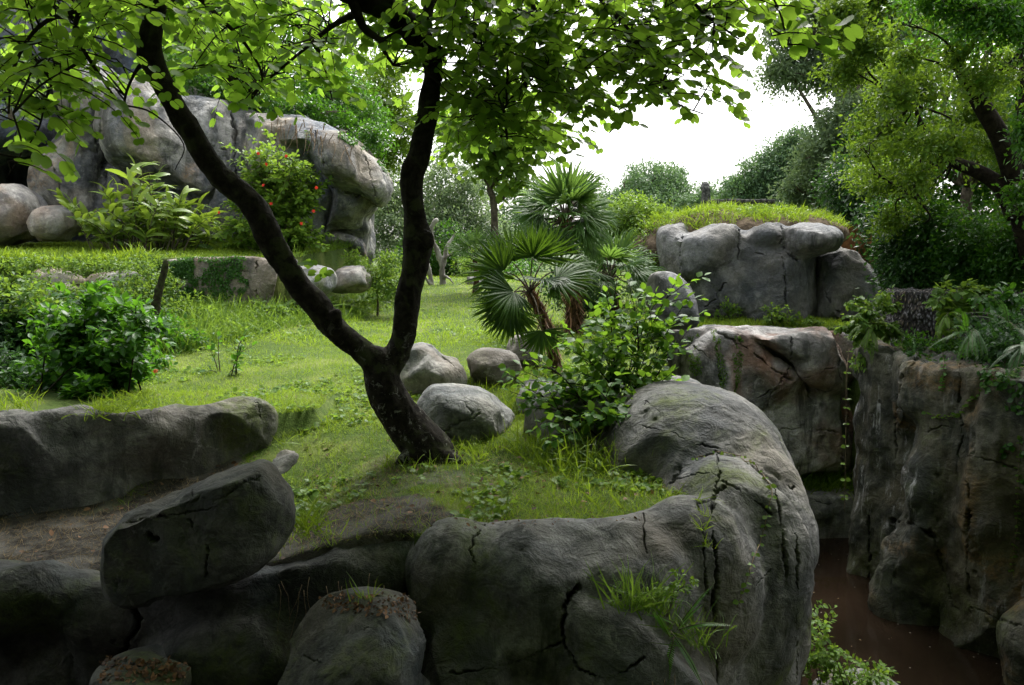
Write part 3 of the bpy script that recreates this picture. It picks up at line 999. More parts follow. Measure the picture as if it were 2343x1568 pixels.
ov = [
    PF([(570, 262), (640, 268), (720, 283), (745, 420), (700, 450), (590, 430)], 19.3, 2.6, .35),
    PF([(640, 270), (720, 282), (790, 308), (780, 340), (700, 340), (640, 320)], 18.6, 1.8, .45),
    PF([(628, 290), (700, 283), (760, 300), (810, 318), (860, 360), (898, 410), (902, 450), (885, 475), (850, 462), (790, 440), (740, 420), (700, 360), (650, 340)], 18.7, 3.2, .42),
    PF([(730, 300), (790, 310), (830, 350), (845, 420), (800, 435), (740, 415), (722, 360)], 17.9, 2.2, .45),
    PF([(845, 350), (885, 385), (905, 440), (885, 480), (855, 460), (838, 400)], 18.6, 2.4, .45),
    PF([(745, 420), (790, 430), (868, 455), (850, 500), (800, 510), (770, 490)], 18.9, 2.0, .5),
    PF([(690, 400), (740, 415), (768, 440), (770, 490), (755, 540), (745, 605), (685, 600), (690, 500)], 19.0, 1.5, .45),
    PF([(755, 470), (845, 490), (852, 600), (800, 620), (740, 620), (745, 550)], 20.3, 2.0, .4),
    PF([(815, 500), (848, 510), (852, 560), (835, 605), (815, 590), (808, 540)], 19.4, 1.3, .45),
    PF([(745, 565), (790, 560), (845, 590), (850, 625), (735, 625)], 19.0, 1.2, .5),
]
rock('overhanging_rock', ov, M_cliff, 'rounded grey rock jutting out like a brow over a recess, hung with dry roots', 'cliff', .06, 4, .09, 1.1, .02,
     cracks=[C([(620, 300), (640, 350), (690, 380), (735, 415)], .05, .1), C([(760, 430), (800, 442), (850, 462), (870, 470)], .05, .12), C([(720, 300), (728, 340), (745, 390)], .06, .15), C([(838, 360), (850, 410), (860, 455)], .06, .15),
             C([(765, 505), (800, 515), (830, 512)], .04, .1), C([(760, 540), (790, 560), (830, 545)], .04, .1), C([(770, 565), (765, 590)], .03, .08), C([(800, 560), (805, 590)], .03, .08)], nchip=45, crad=.7, cdep=.05, seed=32)

# ---- rock outcrop at the right
oc = [
    PF([(1535, 555), (1560, 530), (1620, 515), (1660, 508), (1690, 530), (1760, 525), (1830, 520), (1850, 560), (1850, 640), (1845, 760), (1590, 760), (1560, 700), (1540, 620)], 17.0, 2.6, .3),
    PF([(1545, 545), (1600, 525), (1650, 506), (1690, 520), (1680, 570), (1660, 620), (1560, 640)], 16.3, 1.5, .5),
    PF([(1600, 640), (1660, 600), (1690, 660), (1690, 760), (1590, 760)], 16.6, 1.2, .5),
    PF([(1700, 560), (1770, 550), (1830, 580), (1835, 760), (1700, 760)], 16.2, 1.4, .4),
    PF([(1690, 530), (1740, 512), (1790, 515), (1795, 560), (1750, 575), (1700, 565)], 16.2, 1.2, .5),
    PF([(1790, 520), (1850, 512), (1895, 520), (1912, 545), (1905, 570), (1870, 590), (1820, 590), (1790, 570)], 15.9, 1.8, .5),
    PF([(1500, 570), (1506, 525), (1540, 512), (1575, 525), (1590, 600), (1570, 690), (1525, 690), (1505, 620)], 17.3, 1.8, .4),
]
rock('rock_outcrop', oc, M_right, 'grey rock outcrop with a lobed rim and grass on top, right of the lawn', 'rock', .055, 4, .07, 1.2, .015, flute=.07,
     cracks=[C([(1790, 520), (1788, 560), (1800, 580), (1830, 600)], .05, .12), C([(1690, 520), (1692, 560), (1685, 600)], .05, .12), C([(1610, 700), (1640, 680), (1655, 650), (1665, 640)], .04, .1), C([(1700, 570), (1750, 585), (1790, 580)], .04, .08),
             C([(1560, 535), (1555, 580), (1560, 640)], .04, .08), C([(1640, 700), (1645, 740)], .03, .05), C([(1790, 590), (1800, 660), (1795, 740)], .05, .08)], nchip=18, crad=.4, cdep=.02, seed=33)
oc2 = [PF([(1835, 590), (1870, 562), (1920, 565), (1965, 600), (1990, 660), (1985, 750), (1840, 760)], 16.8, 2.2, .35)]
rock('rock_outcrop', oc2, M_right, 'darker rounded rock in the shade right of the outcrop with the lobed rim', 'rock', .055, 4, .09, 1.1, .015, flute=.05,
     cracks=[C([(1850, 620), (1880, 640), (1890, 680), (1920, 720)], .04, .1)], nchip=25, crad=.6, cdep=.1, seed=34)

# ---- back wall of the moat
bw = [
    PR([(2.3, 14.6), (3.2, 14.2), (4.0, 14.1), (4.9, 14.2), (5.5, 14.3), (6.1, 14.4), (6.6, 14.2), (6.9, 15.6), (2.3, 15.8)], -4.0, [.42, .5, .55, .52, .52, .48, .3, .4, .4], 1.0),
    PF([(1560, 800), (1640, 756), (1700, 765), (1790, 850), (1800, 940), (1690, 960), (1560, 950)], 14.0, 1.0, .4),
    PF([(1700, 760), (1790, 748), (1890, 748), (1925, 800), (1925, 900), (1820, 880), (1800, 820)], 14.0, 1.1, .4),
    PF([(1690, 930), (1790, 880), (1830, 900), (1925, 900), (1930, 1100), (1800, 1110), (1680, 1050)], 14.1, .9, .4),
]
rock('moat_wall', bw, M_back, 'cracked grey and rust-brown rock wall at the back of the moat', 'rock wall', .05, 4, .08, 1.2, .014, flute=.05,
     cracks=[C([(1640, 760), (1690, 785), (1720, 805), (1760, 840), (1795, 860)], .045, .12), C([(1810, 770), (1808, 820), (1800, 860), (1780, 885), (1740, 910), (1690, 928), (1640, 935)], .04, .12), C([(1765, 900), (1750, 940), (1720, 985)], .03, .08),
             C([(1920, 790), (1922, 880), (1928, 1000), (1928, 1080)], .05, .15), C([(1820, 870), (1870, 855), (1920, 835)], .025, .06), C([(1750, 985), (1850, 980), (1920, 990)], .04, .06), C([(1795, 860), (1815, 875)], .06, .12),
             C([(1570, 780), (1610, 810), (1640, 830), (1650, 870)], .04, .08)], nchip=50, crad=.6, cdep=.08, seed=35)
lg = [PR([(4.4, 13.6), (5.2, 13.4), (6.2, 13.4), (6.4, 14.8), (4.4, 14.8)], -4.0, [-2.42, -2.4, -2.45, -2.4, -2.4], 1.05), E((5.5, 13.6, -2.7), (.5, .3, .3)), E((4.9, 13.6, -2.75), (.3, .3, .3))]
rock('bank_ledge', lg, M_mid, 'low rock ledge with weeds at the water line below the moat wall', 'rock', .05, 4, .05, 1.8, .012, seed=36, cracks=[C([(1850, 1140), (1880, 1150), (1925, 1155)], .03, .06)])

# ---- right canyon wall
cw = [
    PR([(5.75, 12.6), (5.55, 12.2), (5.5, 11.75), (5.75, 11.4), (5.45, 10.6), (5.7, 10.1), (6.0, 9.5), (6.2, 8.6), (6.6, 7.4), (7.2, 5.5), (9.5, 5.5), (9.5, 12.9)], -4.2,
       [.35, .38, .38, .36, .32, .4, .38, .35, .35, .35, .4, .4], .98),
    T([(5.72, 12.05, -4), (5.75, 12.0, -2.5), (5.85, 12.0, -1), (5.83, 12.0, .12)], [.36, .33, .3, .3]),
    T([(6.05, 11.5, -4), (6.05, 11.45, -2), (6.2, 11.45, -.6), (6.2, 11.5, .1)], [.42, .38, .32, .32]),
    T([(5.6, 10.45, -4), (5.6, 10.4, -2.6), (5.85, 10.35, -1.2), (6.1, 10.4, -.3), (6.3, 10.4, .05)], [.5, .46, .42, .4, .4]),
    T([(6.1, 9.6, -4), (6.15, 9.55, -2.4), (6.2, 9.5, -1.0), (6.35, 9.5, 0)], [.5, .46, .45, .42]),
    T([(6.5, 8.5, -4), (6.45, 8.45, -2.4), (6.5, 8.4, -1.0), (6.7, 8.5, 0.05)], [.6, .6, .55, .5]),
    T([(7.9, 7.2, -4), (7.9, 7.1, -2.4), (7.9, 7.0, -1.0), (7.9, 7.1, 0.05)], [.7, .7, .65, .6]),
    T([(5.9, 12.1, .18), (6.3, 11.5, .2), (6.4, 10.5, .2), (6.6, 9.5, .18), (6.9, 8.5, .15), (7.3, 7.0, .15)], [.2, .22, .24, .24, .24, .24]),
]
rock('canyon_wall', cw, M_canyon, 'tall dark mossy rock wall rising from the water along the right side, with pale drip streaks', 'rock wall', .05, 4, .15, 1.2, .02, flute=.14,
     cracks=[C([(2200, 800), (2192, 900), (2200, 1000), (2190, 1040), (2215, 1120), (2210, 1300), (2220, 1400)], .04, .12), C([(2040, 1190), (2090, 1200), (2140, 1230), (2150, 1280)], .06, .25), C([(2060, 860), (2048, 950), (2050, 1100)], .04, .12),
             C([(2110, 990), (2160, 975), (2190, 980)], .03, .06), C([(2210, 1040), (2270, 1055), (2330, 1075)], .03, .06), C([(1985, 1180), (1990, 1260), (1985, 1330)], .05, .18),
             C([(2145, 1270), (2170, 1340), (2180, 1420)], .04, .08), C([(2230, 1390), (2290, 1420), (2342, 1430)], .03, .06), C([(2060, 780), (2110, 800), (2080, 840)], .04, .08)], nchip=80, crad=.6, cdep=.07, seed=37)

# ---- unseen added shelter round the camera: it keeps the light from behind off the near rocks
sh = empty('light_screen', (0, -2.2, 0), 'unseen dark shelter with a deep roof facing the moat', 'screen')
M_sh = simple_mat('dark_screen', (.02, .015, .01), (.05, .038, .025), 6, .8, .5, .01, (1, 1, .2))
for nm, pr in [('lid', p_prism([(-7.5, -5.5), (7.5, -5.5), (7.5, 1.75), (-7.5, 1.75)], 3.0, 3.25)), ('back_blocker', p_prism([(-7.3, -5.3), (7.3, -5.3), (7.3, -5.1), (-7.3, -5.1)], -.1, 2.99)),
               ('side_blocker', p_prism([(-7.3, -5.09), (-7.1, -5.09), (-7.1, 1.3), (-7.3, 1.3)], -.1, 2.99)), ('side_blocker', p_prism([(7.1, -5.09), (7.3, -5.09), (7.3, 1.3), (7.1, 1.3)], -.1, 2.99))]:
    link(nm, np_mesh(nm, pr[0], pr[1], smooth=False, mat=M_sh), sh)

# =================================================================== PLANT BUILDERS
def tmpl(v, f):
    v = np.array(v, float)
    q = np.array([a for a in f if len(a) == 4]).reshape(-1, 4)
    t = np.array([a for a in f if len(a) == 3]).reshape(-1, 3)
    return v, [q, t]


# x across, y along, z off the blade
T_OV = tmpl([(0, 0, 0), (.22, .2, .05), (.33, .45, .07), (.22, .75, .04), (0, 1, -.06), (-.22, .75, .04), (-.33, .45, .07), (-.22, .2, .05), (0, .3, 0), (0, .7, -.01)],
            [(0, 1, 8), (1, 2, 9, 8), (2, 3, 9), (3, 4, 9), (4, 5, 9), (5, 6, 9), (6, 7, 8, 9), (7, 0, 8)])
_b = [(0, .0), (.2, -.06), (.38, .04), (.5, .3), (.5, .6), (.4, .86), (.24, 1.0), (.1, .93), (0, .74)]
_v = [(x, y, .2 * x) for x, y in _b] + [(-x, y, .2 * x) for x, y in _b[1:-1]] + [(0, .38, -.01)]
T_BI = tmpl(_v, [(0, 1, 16), (1, 2, 16), (2, 3, 16), (3, 4, 16), (4, 5, 16), (5, 6, 16), (6, 7, 16), (7, 8, 16)]
            + [(9, 0, 16), (10, 9, 16), (11, 10, 16), (12, 11, 16), (13, 12, 16), (14, 13, 16), (15, 14, 16), (8, 15, 16)])
T_DI = tmpl([(0, 0, 0), (.24, .45, .07), (0, 1, -.04), (-.24, .45, .07)], [(0, 1, 2), (0, 2, 3)])
T_ST = tmpl([(-.5, 0, 0), (.1, -.1, .1), (.6, .5, 0), (.05, .5, .12), (-.3, 1, -.05), (-.6, .45, .1)], [(0, 1, 3, 5), (1, 2, 3), (3, 4, 5)])


def t_blade(bend, w=.045, seg=4, tip=.15):
    V, F_ = [], []
    for k in range(seg + 1):
        t = k / seg
        ww = w * (1 - t ** 1.8 * (1 - tip))
        a = bend * t
        y = math.sin(a) / bend if abs(bend) > .01 else t
        z = (1 - math.cos(a)) / bend if abs(bend) > .01 else 0
        V += [(-ww, y, z), (ww, y, z)]
        if k:
            i = 2 * k
            F_.append((i - 2, i - 1, i + 1, i))
    return tmpl(V, F_)


def t_lance(w=.11, droop=.9, seg=6, fold=.25):
    V, F_ = [], []
    for k in range(seg + 1):
        t = k / seg
        ww = w * (math.sin(math.pi * min(1, t * .93 + .05)) ** .7) + .004
        a = droop * t
        y, z = math.sin(a) / droop, -(1 - math.cos(a)) / droop
        V += [(-ww, y, z + ww * fold), (0, y, z), (ww, y, z + ww * fold)]
        if k:
            i = 3 * k
            F_ += [(i - 3, i - 2, i + 1, i), (i - 2, i - 1, i + 2, i + 1)]
    return tmpl(V, F_)


class Leaves:
    def __init__(s):
        s.P, s.D, s.N, s.S, s.T = [], [], [], [], []

    def add(s, P, D, N, S, T):
        P = np.atleast_2d(P)
        n = len(P)
        s.P.append(P)
        s.D.append(np.broadcast_to(D, (n, 3)))
        s.N.append(np.broadcast_to(N, (n, 3)))
        s.S.append(np.broadcast_to(S, (n,)))
        s.T.append(np.broadcast_to(T, (n,)))

    def arrays(s):
        P, D, N = np.vstack(s.P), unit(np.vstack(s.D)), np.vstack(s.N)
        S, T_ = np.concatenate(s.S), np.concatenate(s.T)
        N = unit(N - D * np.sum(N * D, 1, keepdims=True) + 1e-6)
        return P, D, N, S, T_

    def geo(s, tm, wid=1.0):
        P, D, N, S, T_ = s.arrays()
        B = np.cross(D, N)
        tv, fs = tm
        n, k = len(P), len(tv)
        V = P[:, None, :] + S[:, None, None] * (wid * tv[None, :, 0:1] * B[:, None, :] + tv[None, :, 1:2] * D[:, None, :] + tv[None, :, 2:3] * N[:, None, :])
        off = (np.arange(n) * k)[:, None, None]
        F_ = [(f[None] + off).reshape(-1, f.shape[1]) for f in fs if len(f)]
        return V.reshape(-1, 3), F_, np.repeat(T_, k)

    def mesh(s, name, tm, mat, wid=1.0, smooth=False):
        V, F_, t = s.geo(tm, wid)
        return np_mesh(name, V, F_, np.clip(t, 0, 1), smooth, mat)


class Tubes:
    def __init__(s):
        s.V, s.Q, s.T, s.n = [], [], [], 0

    def add(s, pts, rad, sides=6, n=3):
        V, Q, T_ = tube_geo(pts, rad, sides, n)
        s.V.append(V); s.Q.append(Q + s.n); s.T.append(T_ + s.n); s.n += len(V)

    def mesh(s, name, mat):
        return np_mesh(name, np.vstack(s.V), [np.vstack(s.Q), np.vstack(s.T)], mat=mat)


def rdir(n, r=rng):
    return unit(r.normal(size=(n, 3)))


def poly_sample(poly, n, r=rng):
    P = np.array(poly, float)
    lo, hi = P.min(0), P.max(0)
    out = np.zeros((0, 2))
    while len(out) < n:
        q = lo + (hi - lo) * r.random((n * 2, 2))
        out = np.vstack([out, q[in_poly(poly, q[:, 0], q[:, 1])]])
    return out[:n]


def gz(x, y):
    return float(ground_h(np.array([x]), np.array([y]))[0])


# ---- leaf and bark materials
L_orchid = leaf_mat('orchid_leaf', (.030, .085, .008), (.08, .165, .018), (.31, .52, .045), .57)
L_deep = leaf_mat('deep_green_leaf', (.016, .06, .010), (.045, .13, .015), (.15, .38, .02), .38, .3, .5)
L_bright = leaf_mat('bright_green_leaf', (.035, .095, .012), (.11, .20, .025), (.28, .44, .045), .42, .38)
L_yel = leaf_mat('yellow_green_leaf', (.03, .085, .008), (.10, .185, .02), (.27, .43, .03), .42, .4)
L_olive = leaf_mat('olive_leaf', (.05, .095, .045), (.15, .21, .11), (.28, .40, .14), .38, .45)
L_far = leaf_mat('hazed_far_leaf', (.06, .12, .06), (.14, .23, .11), (.17, .30, .08), .3, .5)  # distance haze is put into this paler leaf colour
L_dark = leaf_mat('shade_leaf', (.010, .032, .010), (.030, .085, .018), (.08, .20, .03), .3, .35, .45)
L_grass = leaf_mat('grass_blade', (.05, .11, .010), (.19, .28, .025), (.38, .55, .03), .4, .4, .4)
L_straw = leaf_mat('straw', (.13, .09, .045), (.30, .23, .12), (.3, .22, .1), .25, .6)
L_palm = leaf_mat('palm_blade', (.010, .035, .006), (.05, .11, .012), (.16, .30, .02), .32, .38, .3)
L_fpalm = leaf_mat('pale_palm_blade', (.03, .085, .018), (.10, .18, .045), (.24, .42, .06), .4, .42, .3)
L_shrub = leaf_mat('shrub_leaf', (.022, .085, .008), (.065, .165, .015), (.24, .44, .03), .45, .38, .4)
L_ginger = leaf_mat('ginger_leaf', (.06, .14, .02), (.22, .30, .06), (.38, .55, .05), .35, .3, .5)
L_litter = leaf_mat('dead_leaf', (.05, .03, .018), (.22, .12, .06), (.2, .1, .04), .1, .6)
L_red = leaf_mat('red_petal', (.55, .03, .02), (.75, .07, .04), (.8, .08, .04), .3, .5)
B_main = simple_mat('dark_bark', (.010, .008, .006), (.030, .025, .018), 9, .9, .9, .03)
B_mid = simple_mat('mid_bark', (.05, .042, .030), (.13, .11, .08), 8, .9, .8, .03)
B_dead = simple_mat('dead_wood', (.14, .125, .11), (.40, .38, .36), 5, .8, .8, .03, (1, 1, .3))
B_moss = simple_mat('mossy_wood', (.015, .012, .008), (.03, .04, .012), 12, .95, 1, .03)
B_root = simple_mat('dry_root', (.09, .065, .04), (.24, .18, .12), 15, .9, .3, .01)
B_palm = simple_mat('palm_trunk', (.03, .02, .012), (.12, .07, .035), 20, .9, 1, .04)


def lichen_bark():
    m, nt, out = new_mat('lichen_bark')
    P = nd(nt, 'ShaderNodeNewGeometry').outputs['Position']
    n = noise(nt, P, 16, 7, .7, .4)
    c = mixc(nt, ramp(nt, n, .35, .65), (.007, .006, .0045), (.022, .019, .014))
    g = noise(nt, P, 5, 5, .6, .3)
    c = mixc(nt, mul(nt, ramp(nt, g, .52, .62), .5), c, (.045, .055, .022))
    l = noise(nt, P, 11, 7, .75, .8)
    z = nd(nt, 'ShaderNodeSeparateXYZ'); nt.links.new(P, z.inputs[0])
    c = mixc(nt, mul(nt, ramp(nt, l, .56, .63), mul(nt, ramp(nt, z.outputs[2], 1.6, .3), .85)), c, (.20, .20, .175))
    b = nd(nt, 'ShaderNodeBump'); b.inputs['Strength'].default_value = .8; b.inputs['Distance'].default_value = .02
    nt.links.new(n, b.inputs['Height'])
    bs = nd(nt, 'ShaderNodeBsdfPrincipled')
    bs.inputs['Roughness'].default_value = .85
    bs.inputs['Specular IOR Level'].default_value = .08
    nt.links.new(c, bs.inputs['Base Color']); nt.links.new(b.outputs[0], bs.inputs['Normal'])
    nt.links.new(bs.outputs[0], out.inputs[0])
    return m


B_lich = lichen_bark()

# =================================================================== THE FORKED TREE
def px_tube(pl):
    """(px, py, Y, width px) -> points, radii"""
    P = np.array([W(a[0], a[1], a[2]) for a in pl])
    r = np.array([a[3] / 2 / FPX * a[2] * .94 for a in pl])
    return P, r


tree_base = np.array([-.70, 6.95, -.03])
ft = empty('forked_tree', tree_base, 'dark forked tree with lichen-spotted trunk leaning over the front of the lawn', 'tree')
trunk_lines = [
    [(1005, 1075, 6.95, 130), (975, 1025, 6.95, 118), (920, 960, 6.95, 100), (885, 900, 6.9, 92), (868, 850, 6.9, 84), (862, 825, 6.9, 72)],
    [(868, 860, 6.9, 66), (840, 815, 6.87, 62), (800, 782, 6.83, 56), (755, 742, 6.78, 60), (725, 700, 6.74, 60), (685, 655, 6.7, 60), (648, 600, 6.66, 60), (615, 545, 6.6, 62), (592, 490, 6.56, 66), (560, 450, 6.52, 60),
     (510, 410, 6.48, 56), (470, 358, 6.44, 54), (435, 300, 6.4, 52), (400, 240, 6.37, 50), (368, 185, 6.35, 50), (345, 130, 6.32, 56), (345, 80, 6.3, 50), (356, 20, 6.25, 44), (352, -60, 6.1, 42), (330, -200, 5.9, 38)],
    [(880, 860, 6.92, 66), (905, 815, 6.95, 62), (925, 765, 6.98, 58), (932, 700, 7.0, 60), (940, 650, 7.02, 60), (952, 600, 7.03, 62), (958, 555, 7.05, 70), (950, 510, 7.05, 56), (943, 460, 7.04, 52), (942, 405, 7.04, 54), (960, 345, 7.03, 50),
     (975, 280, 7.02, 48), (985, 210, 7.0, 46), (990, 150, 6.98, 50), (970, 105, 6.95, 58), (935, 60, 6.9, 62), (885, 20, 6.8, 58), (800, -15, 6.6, 54), (700, -60, 6.3, 48)],
    [(965, 100, 6.95, 50), (972, 50, 7.0, 34), (985, 0, 7.05, 30), (1000, -80, 7.2, 26)],
    [(985, 130, 6.98, 30), (1000, 120, 6.98, 38), (1010, 128, 6.97, 16)],
    [(765, 745, 6.76, 40), (766, 728, 6.70, 34), (768, 722, 6.66, 30)],
    [(960, 545, 7.0, 40), (972, 548, 6.97, 46), (978, 555, 6.95, 30)],
    # buttress roots
    [(985, 1030, 6.9, 60), (1030, 1050, 6.8, 34), (1070, 1066, 6.7, 14), (1085, 1075, 6.65, 6)],
    [(960, 1030, 6.9, 60), (925, 1050, 6.75, 34), (905, 1060, 6.7, 14)],
    [(1005, 1020, 7.05, 60), (1040, 1035, 7.15, 30)],
]
prims = []
for tl in trunk_lines:
    P, r_ = px_tube(tl)
    prims.append(p_tube(P, r_, 4, 18))
me = remesh(prims, .016, 3)
co, no = get_co(me), get_no(me)
co = co + no * (.013 * fbm(co * 5, 4, 3) + .012 * fbm(co * np.array([16, 16, 5]), 9, 3) + .007 * ridge(co * np.array([9, 9, 3]), 5, 2))[:, None]
set_co(me, co)
me.materials.append(B_lich)
link('trunk', me, ft)

# boughs, branches and twigs that carry the leaves
bough_lines = [
    [(1000, -80, 7.2, 24), (1040, -20, 7.3, 18), (1062, 40, 7.3, 15), (1098, 110, 7.25, 13), (1122, 175, 7.2, 11), (1150, 245, 7.2, 8), (1160, 320, 7.2, 5)],
    [(1000, -80, 7.2, 22), (1150, -60, 7.4, 18), (1218, 10, 7.3, 13), (1222, 100, 7.2, 11), (1200, 190, 7.2, 8), (1150, 250, 7.1, 5)],
    [(1150, -60, 7.4, 18), (1330, -30, 7.0, 14), (1430, 60, 6.9, 9), (1490, 140, 6.8, 6), (1540, 230, 6.8, 4), (1610, 262, 6.8, 3)],
    [(1330, -30, 7.0, 12), (1520, -40, 6.7, 10), (1620, 40, 6.6, 7), (1690, 90, 6.5, 4)],
    [(1520, -40, 6.7, 9), (1700, -60, 6.2, 8), (1770, 0, 6.0, 5), (1800, 90, 5.9, 3)],
    [(800, -15, 6.6, 30), (830, 60, 6.6, 20), (868, 92, 6.6, 15), (880, 120, 6.6, 10), (900, 150, 6.7, 6)],
    [(820, 30, 6.6, 20), (760, 60, 6.8, 12), (700, 110, 7.1, 8), (640, 160, 7.4, 6), (560, 230, 7.6, 4)],
    [(352, -30, 6.15, 26), (260, -60, 6.0, 20), (190, 20, 6.0, 13), (172, 70, 6.0, 11), (200, 130, 6.05, 9), (240, 190, 6.1, 7), (285, 260, 6.2, 5)],
    [(190, 20, 6.0, 12), (90, 60, 5.8, 9), (30, 160, 5.7, 7), (20, 260, 5.7, 4)],
    [(200, 130, 6.05, 8), (120, 190, 6.0, 6), (90, 290, 6.0, 4), (60, 340, 5.9, 3)],
    [(356, 20, 6.25, 22), (430, -20, 6.6, 16), (500, 40, 6.8, 11), (560, 100, 7.0, 8), (600, 180, 7.2, 5), (560, 250, 7.3, 3)],
    [(430, -20, 6.6, 14), (600, -20, 7.0, 11), (690, 60, 7.3, 8), (740, 150, 7.5, 5), (760, 230, 7.5, 3)],
    [(345, 130, 6.32, 20), (310, 165, 6.4, 8), (285, 230, 6.5, 6), (300, 270, 6.5, 4)],
    [(280, 240, 6.2, 5), (350, 260, 6.5, 4), (420, 330, 6.6, 3), (400, 390, 6.6, 2)],
    [(30, 260, 5.0, 5), (50, 340, 4.9, 4), (20, 400, 4.85, 3)],
]
tb = Tubes()
BP = []
for bl in bough_lines:
    P, r_ = px_tube(bl)
    tb.add(P, r_, 7, 5)
    BP.append(catmull(P, 6))
BP = np.vstack(BP)
lv = Leaves()


def spray(p0, az, L, n, size, tint, droop=.9, tw=tb, lv=lv, twig=True, r=rng):
    """a hanging leafy twig with two rows of leaves"""
    d = np.array([math.cos(az), math.sin(az), r.uniform(-.1, .35)])
    pts = [p0]
    for k in range(5):
        d = unit(d + np.array([0, 0, -droop * .22]) + r.normal(0, .07, 3))
        pts.append(pts[-1] + d * L / 5)
    pts = np.array(pts)
    if twig:
        tw.add(pts, np.linspace(.006, .002, 6), 4, 1)
    q = catmull(pts, 4)
    for k in range(n):
        t = .12 + .88 * (k + .5) / n
        i = min(len(q) - 2, int(t * (len(q) - 1)))
        p, dd = q[i], unit(q[i + 1] - q[i])
        side = unit(np.cross(dd, [0, 0, 1.0])) * (1 if k % 2 else -1)
        D = unit(side * .8 + dd * .6 + np.array([0, 0, -.35]) + r.normal(0, .28, 3))
        N = unit(np.array([0, 0, 1.0]) + side * .1 + r.normal(0, .35, 3))
        s = size * r.uniform(.75, 1.2) * (1 - .35 * max(0, t - .7))
        lv.add(p + D * .012, D, N, s, tint + r.normal(0, .12))
    return pts


def connect(p, r0=.006):
    d = np.linalg.norm(BP - p, axis=1)
    i = int(d.argmin())
    if .05 < d[i] < 1.6:
        a = BP[i]
        m = (a + p) / 2 + rng.normal(0, .05, 3) + np.array([0, 0, .06])
        tb.add(np.array([a, m, p]), np.array([r0 * 1.3, r0, r0 * .8]), 4, 3)


regions = [
    # polygon (photo px), depth range, sprays, leaf size, tint (light on the crown put into leaf colour)
    ([(1000, -60), (1720, -60), (1640, 90), (1500, 150), (1400, 170), (1330, 240), (1180, 250), (1010, 290)], (6.3, 8.2), 330, .092, .4),
    ([(1000, 250), (1180, 230), (1330, 210), (1340, 290), (1240, 330), (1120, 360), (1010, 330)], (6.8, 8.8), 66, .092, .85),
    ([(1400, 140), (1560, 100), (1640, 160), (1660, 210), (1560, 240), (1460, 240), (1380, 240)], (6.4, 7.6), 26, .10, .5),
    ([(1620, -40), (1740, -40), (1730, 60), (1660, 90)], (6.0, 7.0), 18, .105, .45),
    ([(-20, -40), (330, -40), (330, 60), (250, 120), (200, 220), (130, 250), (-20, 210)], (5.2, 7.2), 96, .09, .6),
    ([(-20, 200), (130, 230), (110, 300), (-20, 310)], (5.5, 6.8), 12, .11, .6),
    ([(380, -40), (930, -40), (920, 60), (800, 130), (620, 150), (380, 110)], (6.4, 9.0), 150, .09, .9),
    ([(400, 100), (760, 130), (740, 215), (560, 235), (430, 190)], (7.0, 8.8), 46, .095, .95),
    ([(840, 70), (950, 90), (950, 190), (880, 170)], (6.8, 7.6), 10, .11, .6),
]
for poly, (y0, y1), n, size, tint in regions:
    for q in poly_sample(poly, n):
        p = W(q[0], q[1], rng.uniform(y0, y1)) + np.array([0, 0, .12])
        if rng.random() < .6: connect(p)
        spray(p, rng.uniform(0, 2 * math.pi), rng.uniform(.45, .8), int(rng.integers(7, 12)), size, tint + rng.normal(0, .12))
# single sprays with a clear outline
for (px, py, Y, az, L, n, s, t) in [
        (1770, 40, 5.6, -.4, .55, 9, .12, .5), (1765, 110, 5.6, -.5, .5, 9, .125, .85), (1800, 130, 5.5, -.3, .35, 6, .13, .95),
        (1540, 235, 6.8, .1, .75, 13, .085, .5), (1600, 225, 6.9, .1, .6, 11, .085, .55), (1420, 235, 7.0, 0, .7, 11, .10, .5), (1330, 285, 7.2, .2, .6, 10, .09, .5), (1240, 330, 7.4, .1, .6, 11, .09, .7),
        (1180, 300, 7.2, .3, .6, 10, .11, .8), (1560, 180, 6.9, .0, .6, 10, .10, .45),
        (150, 290, 5.9, -.7, .55, 10, .11, .85), (10, 370, 4.7, -.2, .35, 6, .10, .6), (20, 400, 4.8, 0, .25, 5, .10, .55), (560, 250, 7.2, -1.5, .25, 6, .11, .8), (440, 180, 6.9, -.2, .5, 9, .11, .8),
        (690, 200, 7.4, .1, .6, 11, .12, .95), (600, 160, 7.4, .2, .6, 10, .12, .9), (480, 170, 7.3, 3.3, .5, 9, .11, .9), (740, 230, 7.2, 0, .4, 7, .12, .9), (880, 130, 6.8, -.4, .4, 7, .11, .6)]:
    p = W(px, py, Y) + np.array([0, 0, .08])
    connect(p)
    spray(p, az, L, n, s, t, .7)
# sucker leaves near the limbs
for (px, py, Y, s) in [(690, 600, 6.5, .09), (700, 612, 6.5, .08), (712, 598, 6.5, .08), (720, 640, 6.6, .08), (735, 632, 6.6, .09), (745, 624, 6.6, .08), (705, 626, 6.6, .07)]:
    lv.add(W(px, py, Y), unit(rng.normal(0, .4, 3) + [.5, -.2, .1]), [0.2, -.8, .6], s, .8)
# unseen crown stretched over the camera, added to shade the foreground
def overhead(n, box, size):
    (x0, x1), (y0, y1), zt = box
    x = rng.uniform(x0, x1, n * 3); y = rng.uniform(y0, y1, n * 3)
    zmin = np.maximum(3.9, CZ + .335 * y + .45)
    z = zmin + rng.random(n * 3) ** 1.2 * zt
    keep = (fbm(np.column_stack([x, y, z]) * .9, 77, 2) > -.22)
    P = np.column_stack([x, y, z])[keep][:n]
    D = rdir(len(P)) * [1, 1, .5]
    lv.add(P, D, np.array([0, 0, 1.0]) + rng.normal(0, .4, (len(P), 3)), size * rng.uniform(.8, 1.2, len(P)), rng.uniform(.2, .7, len(P)))


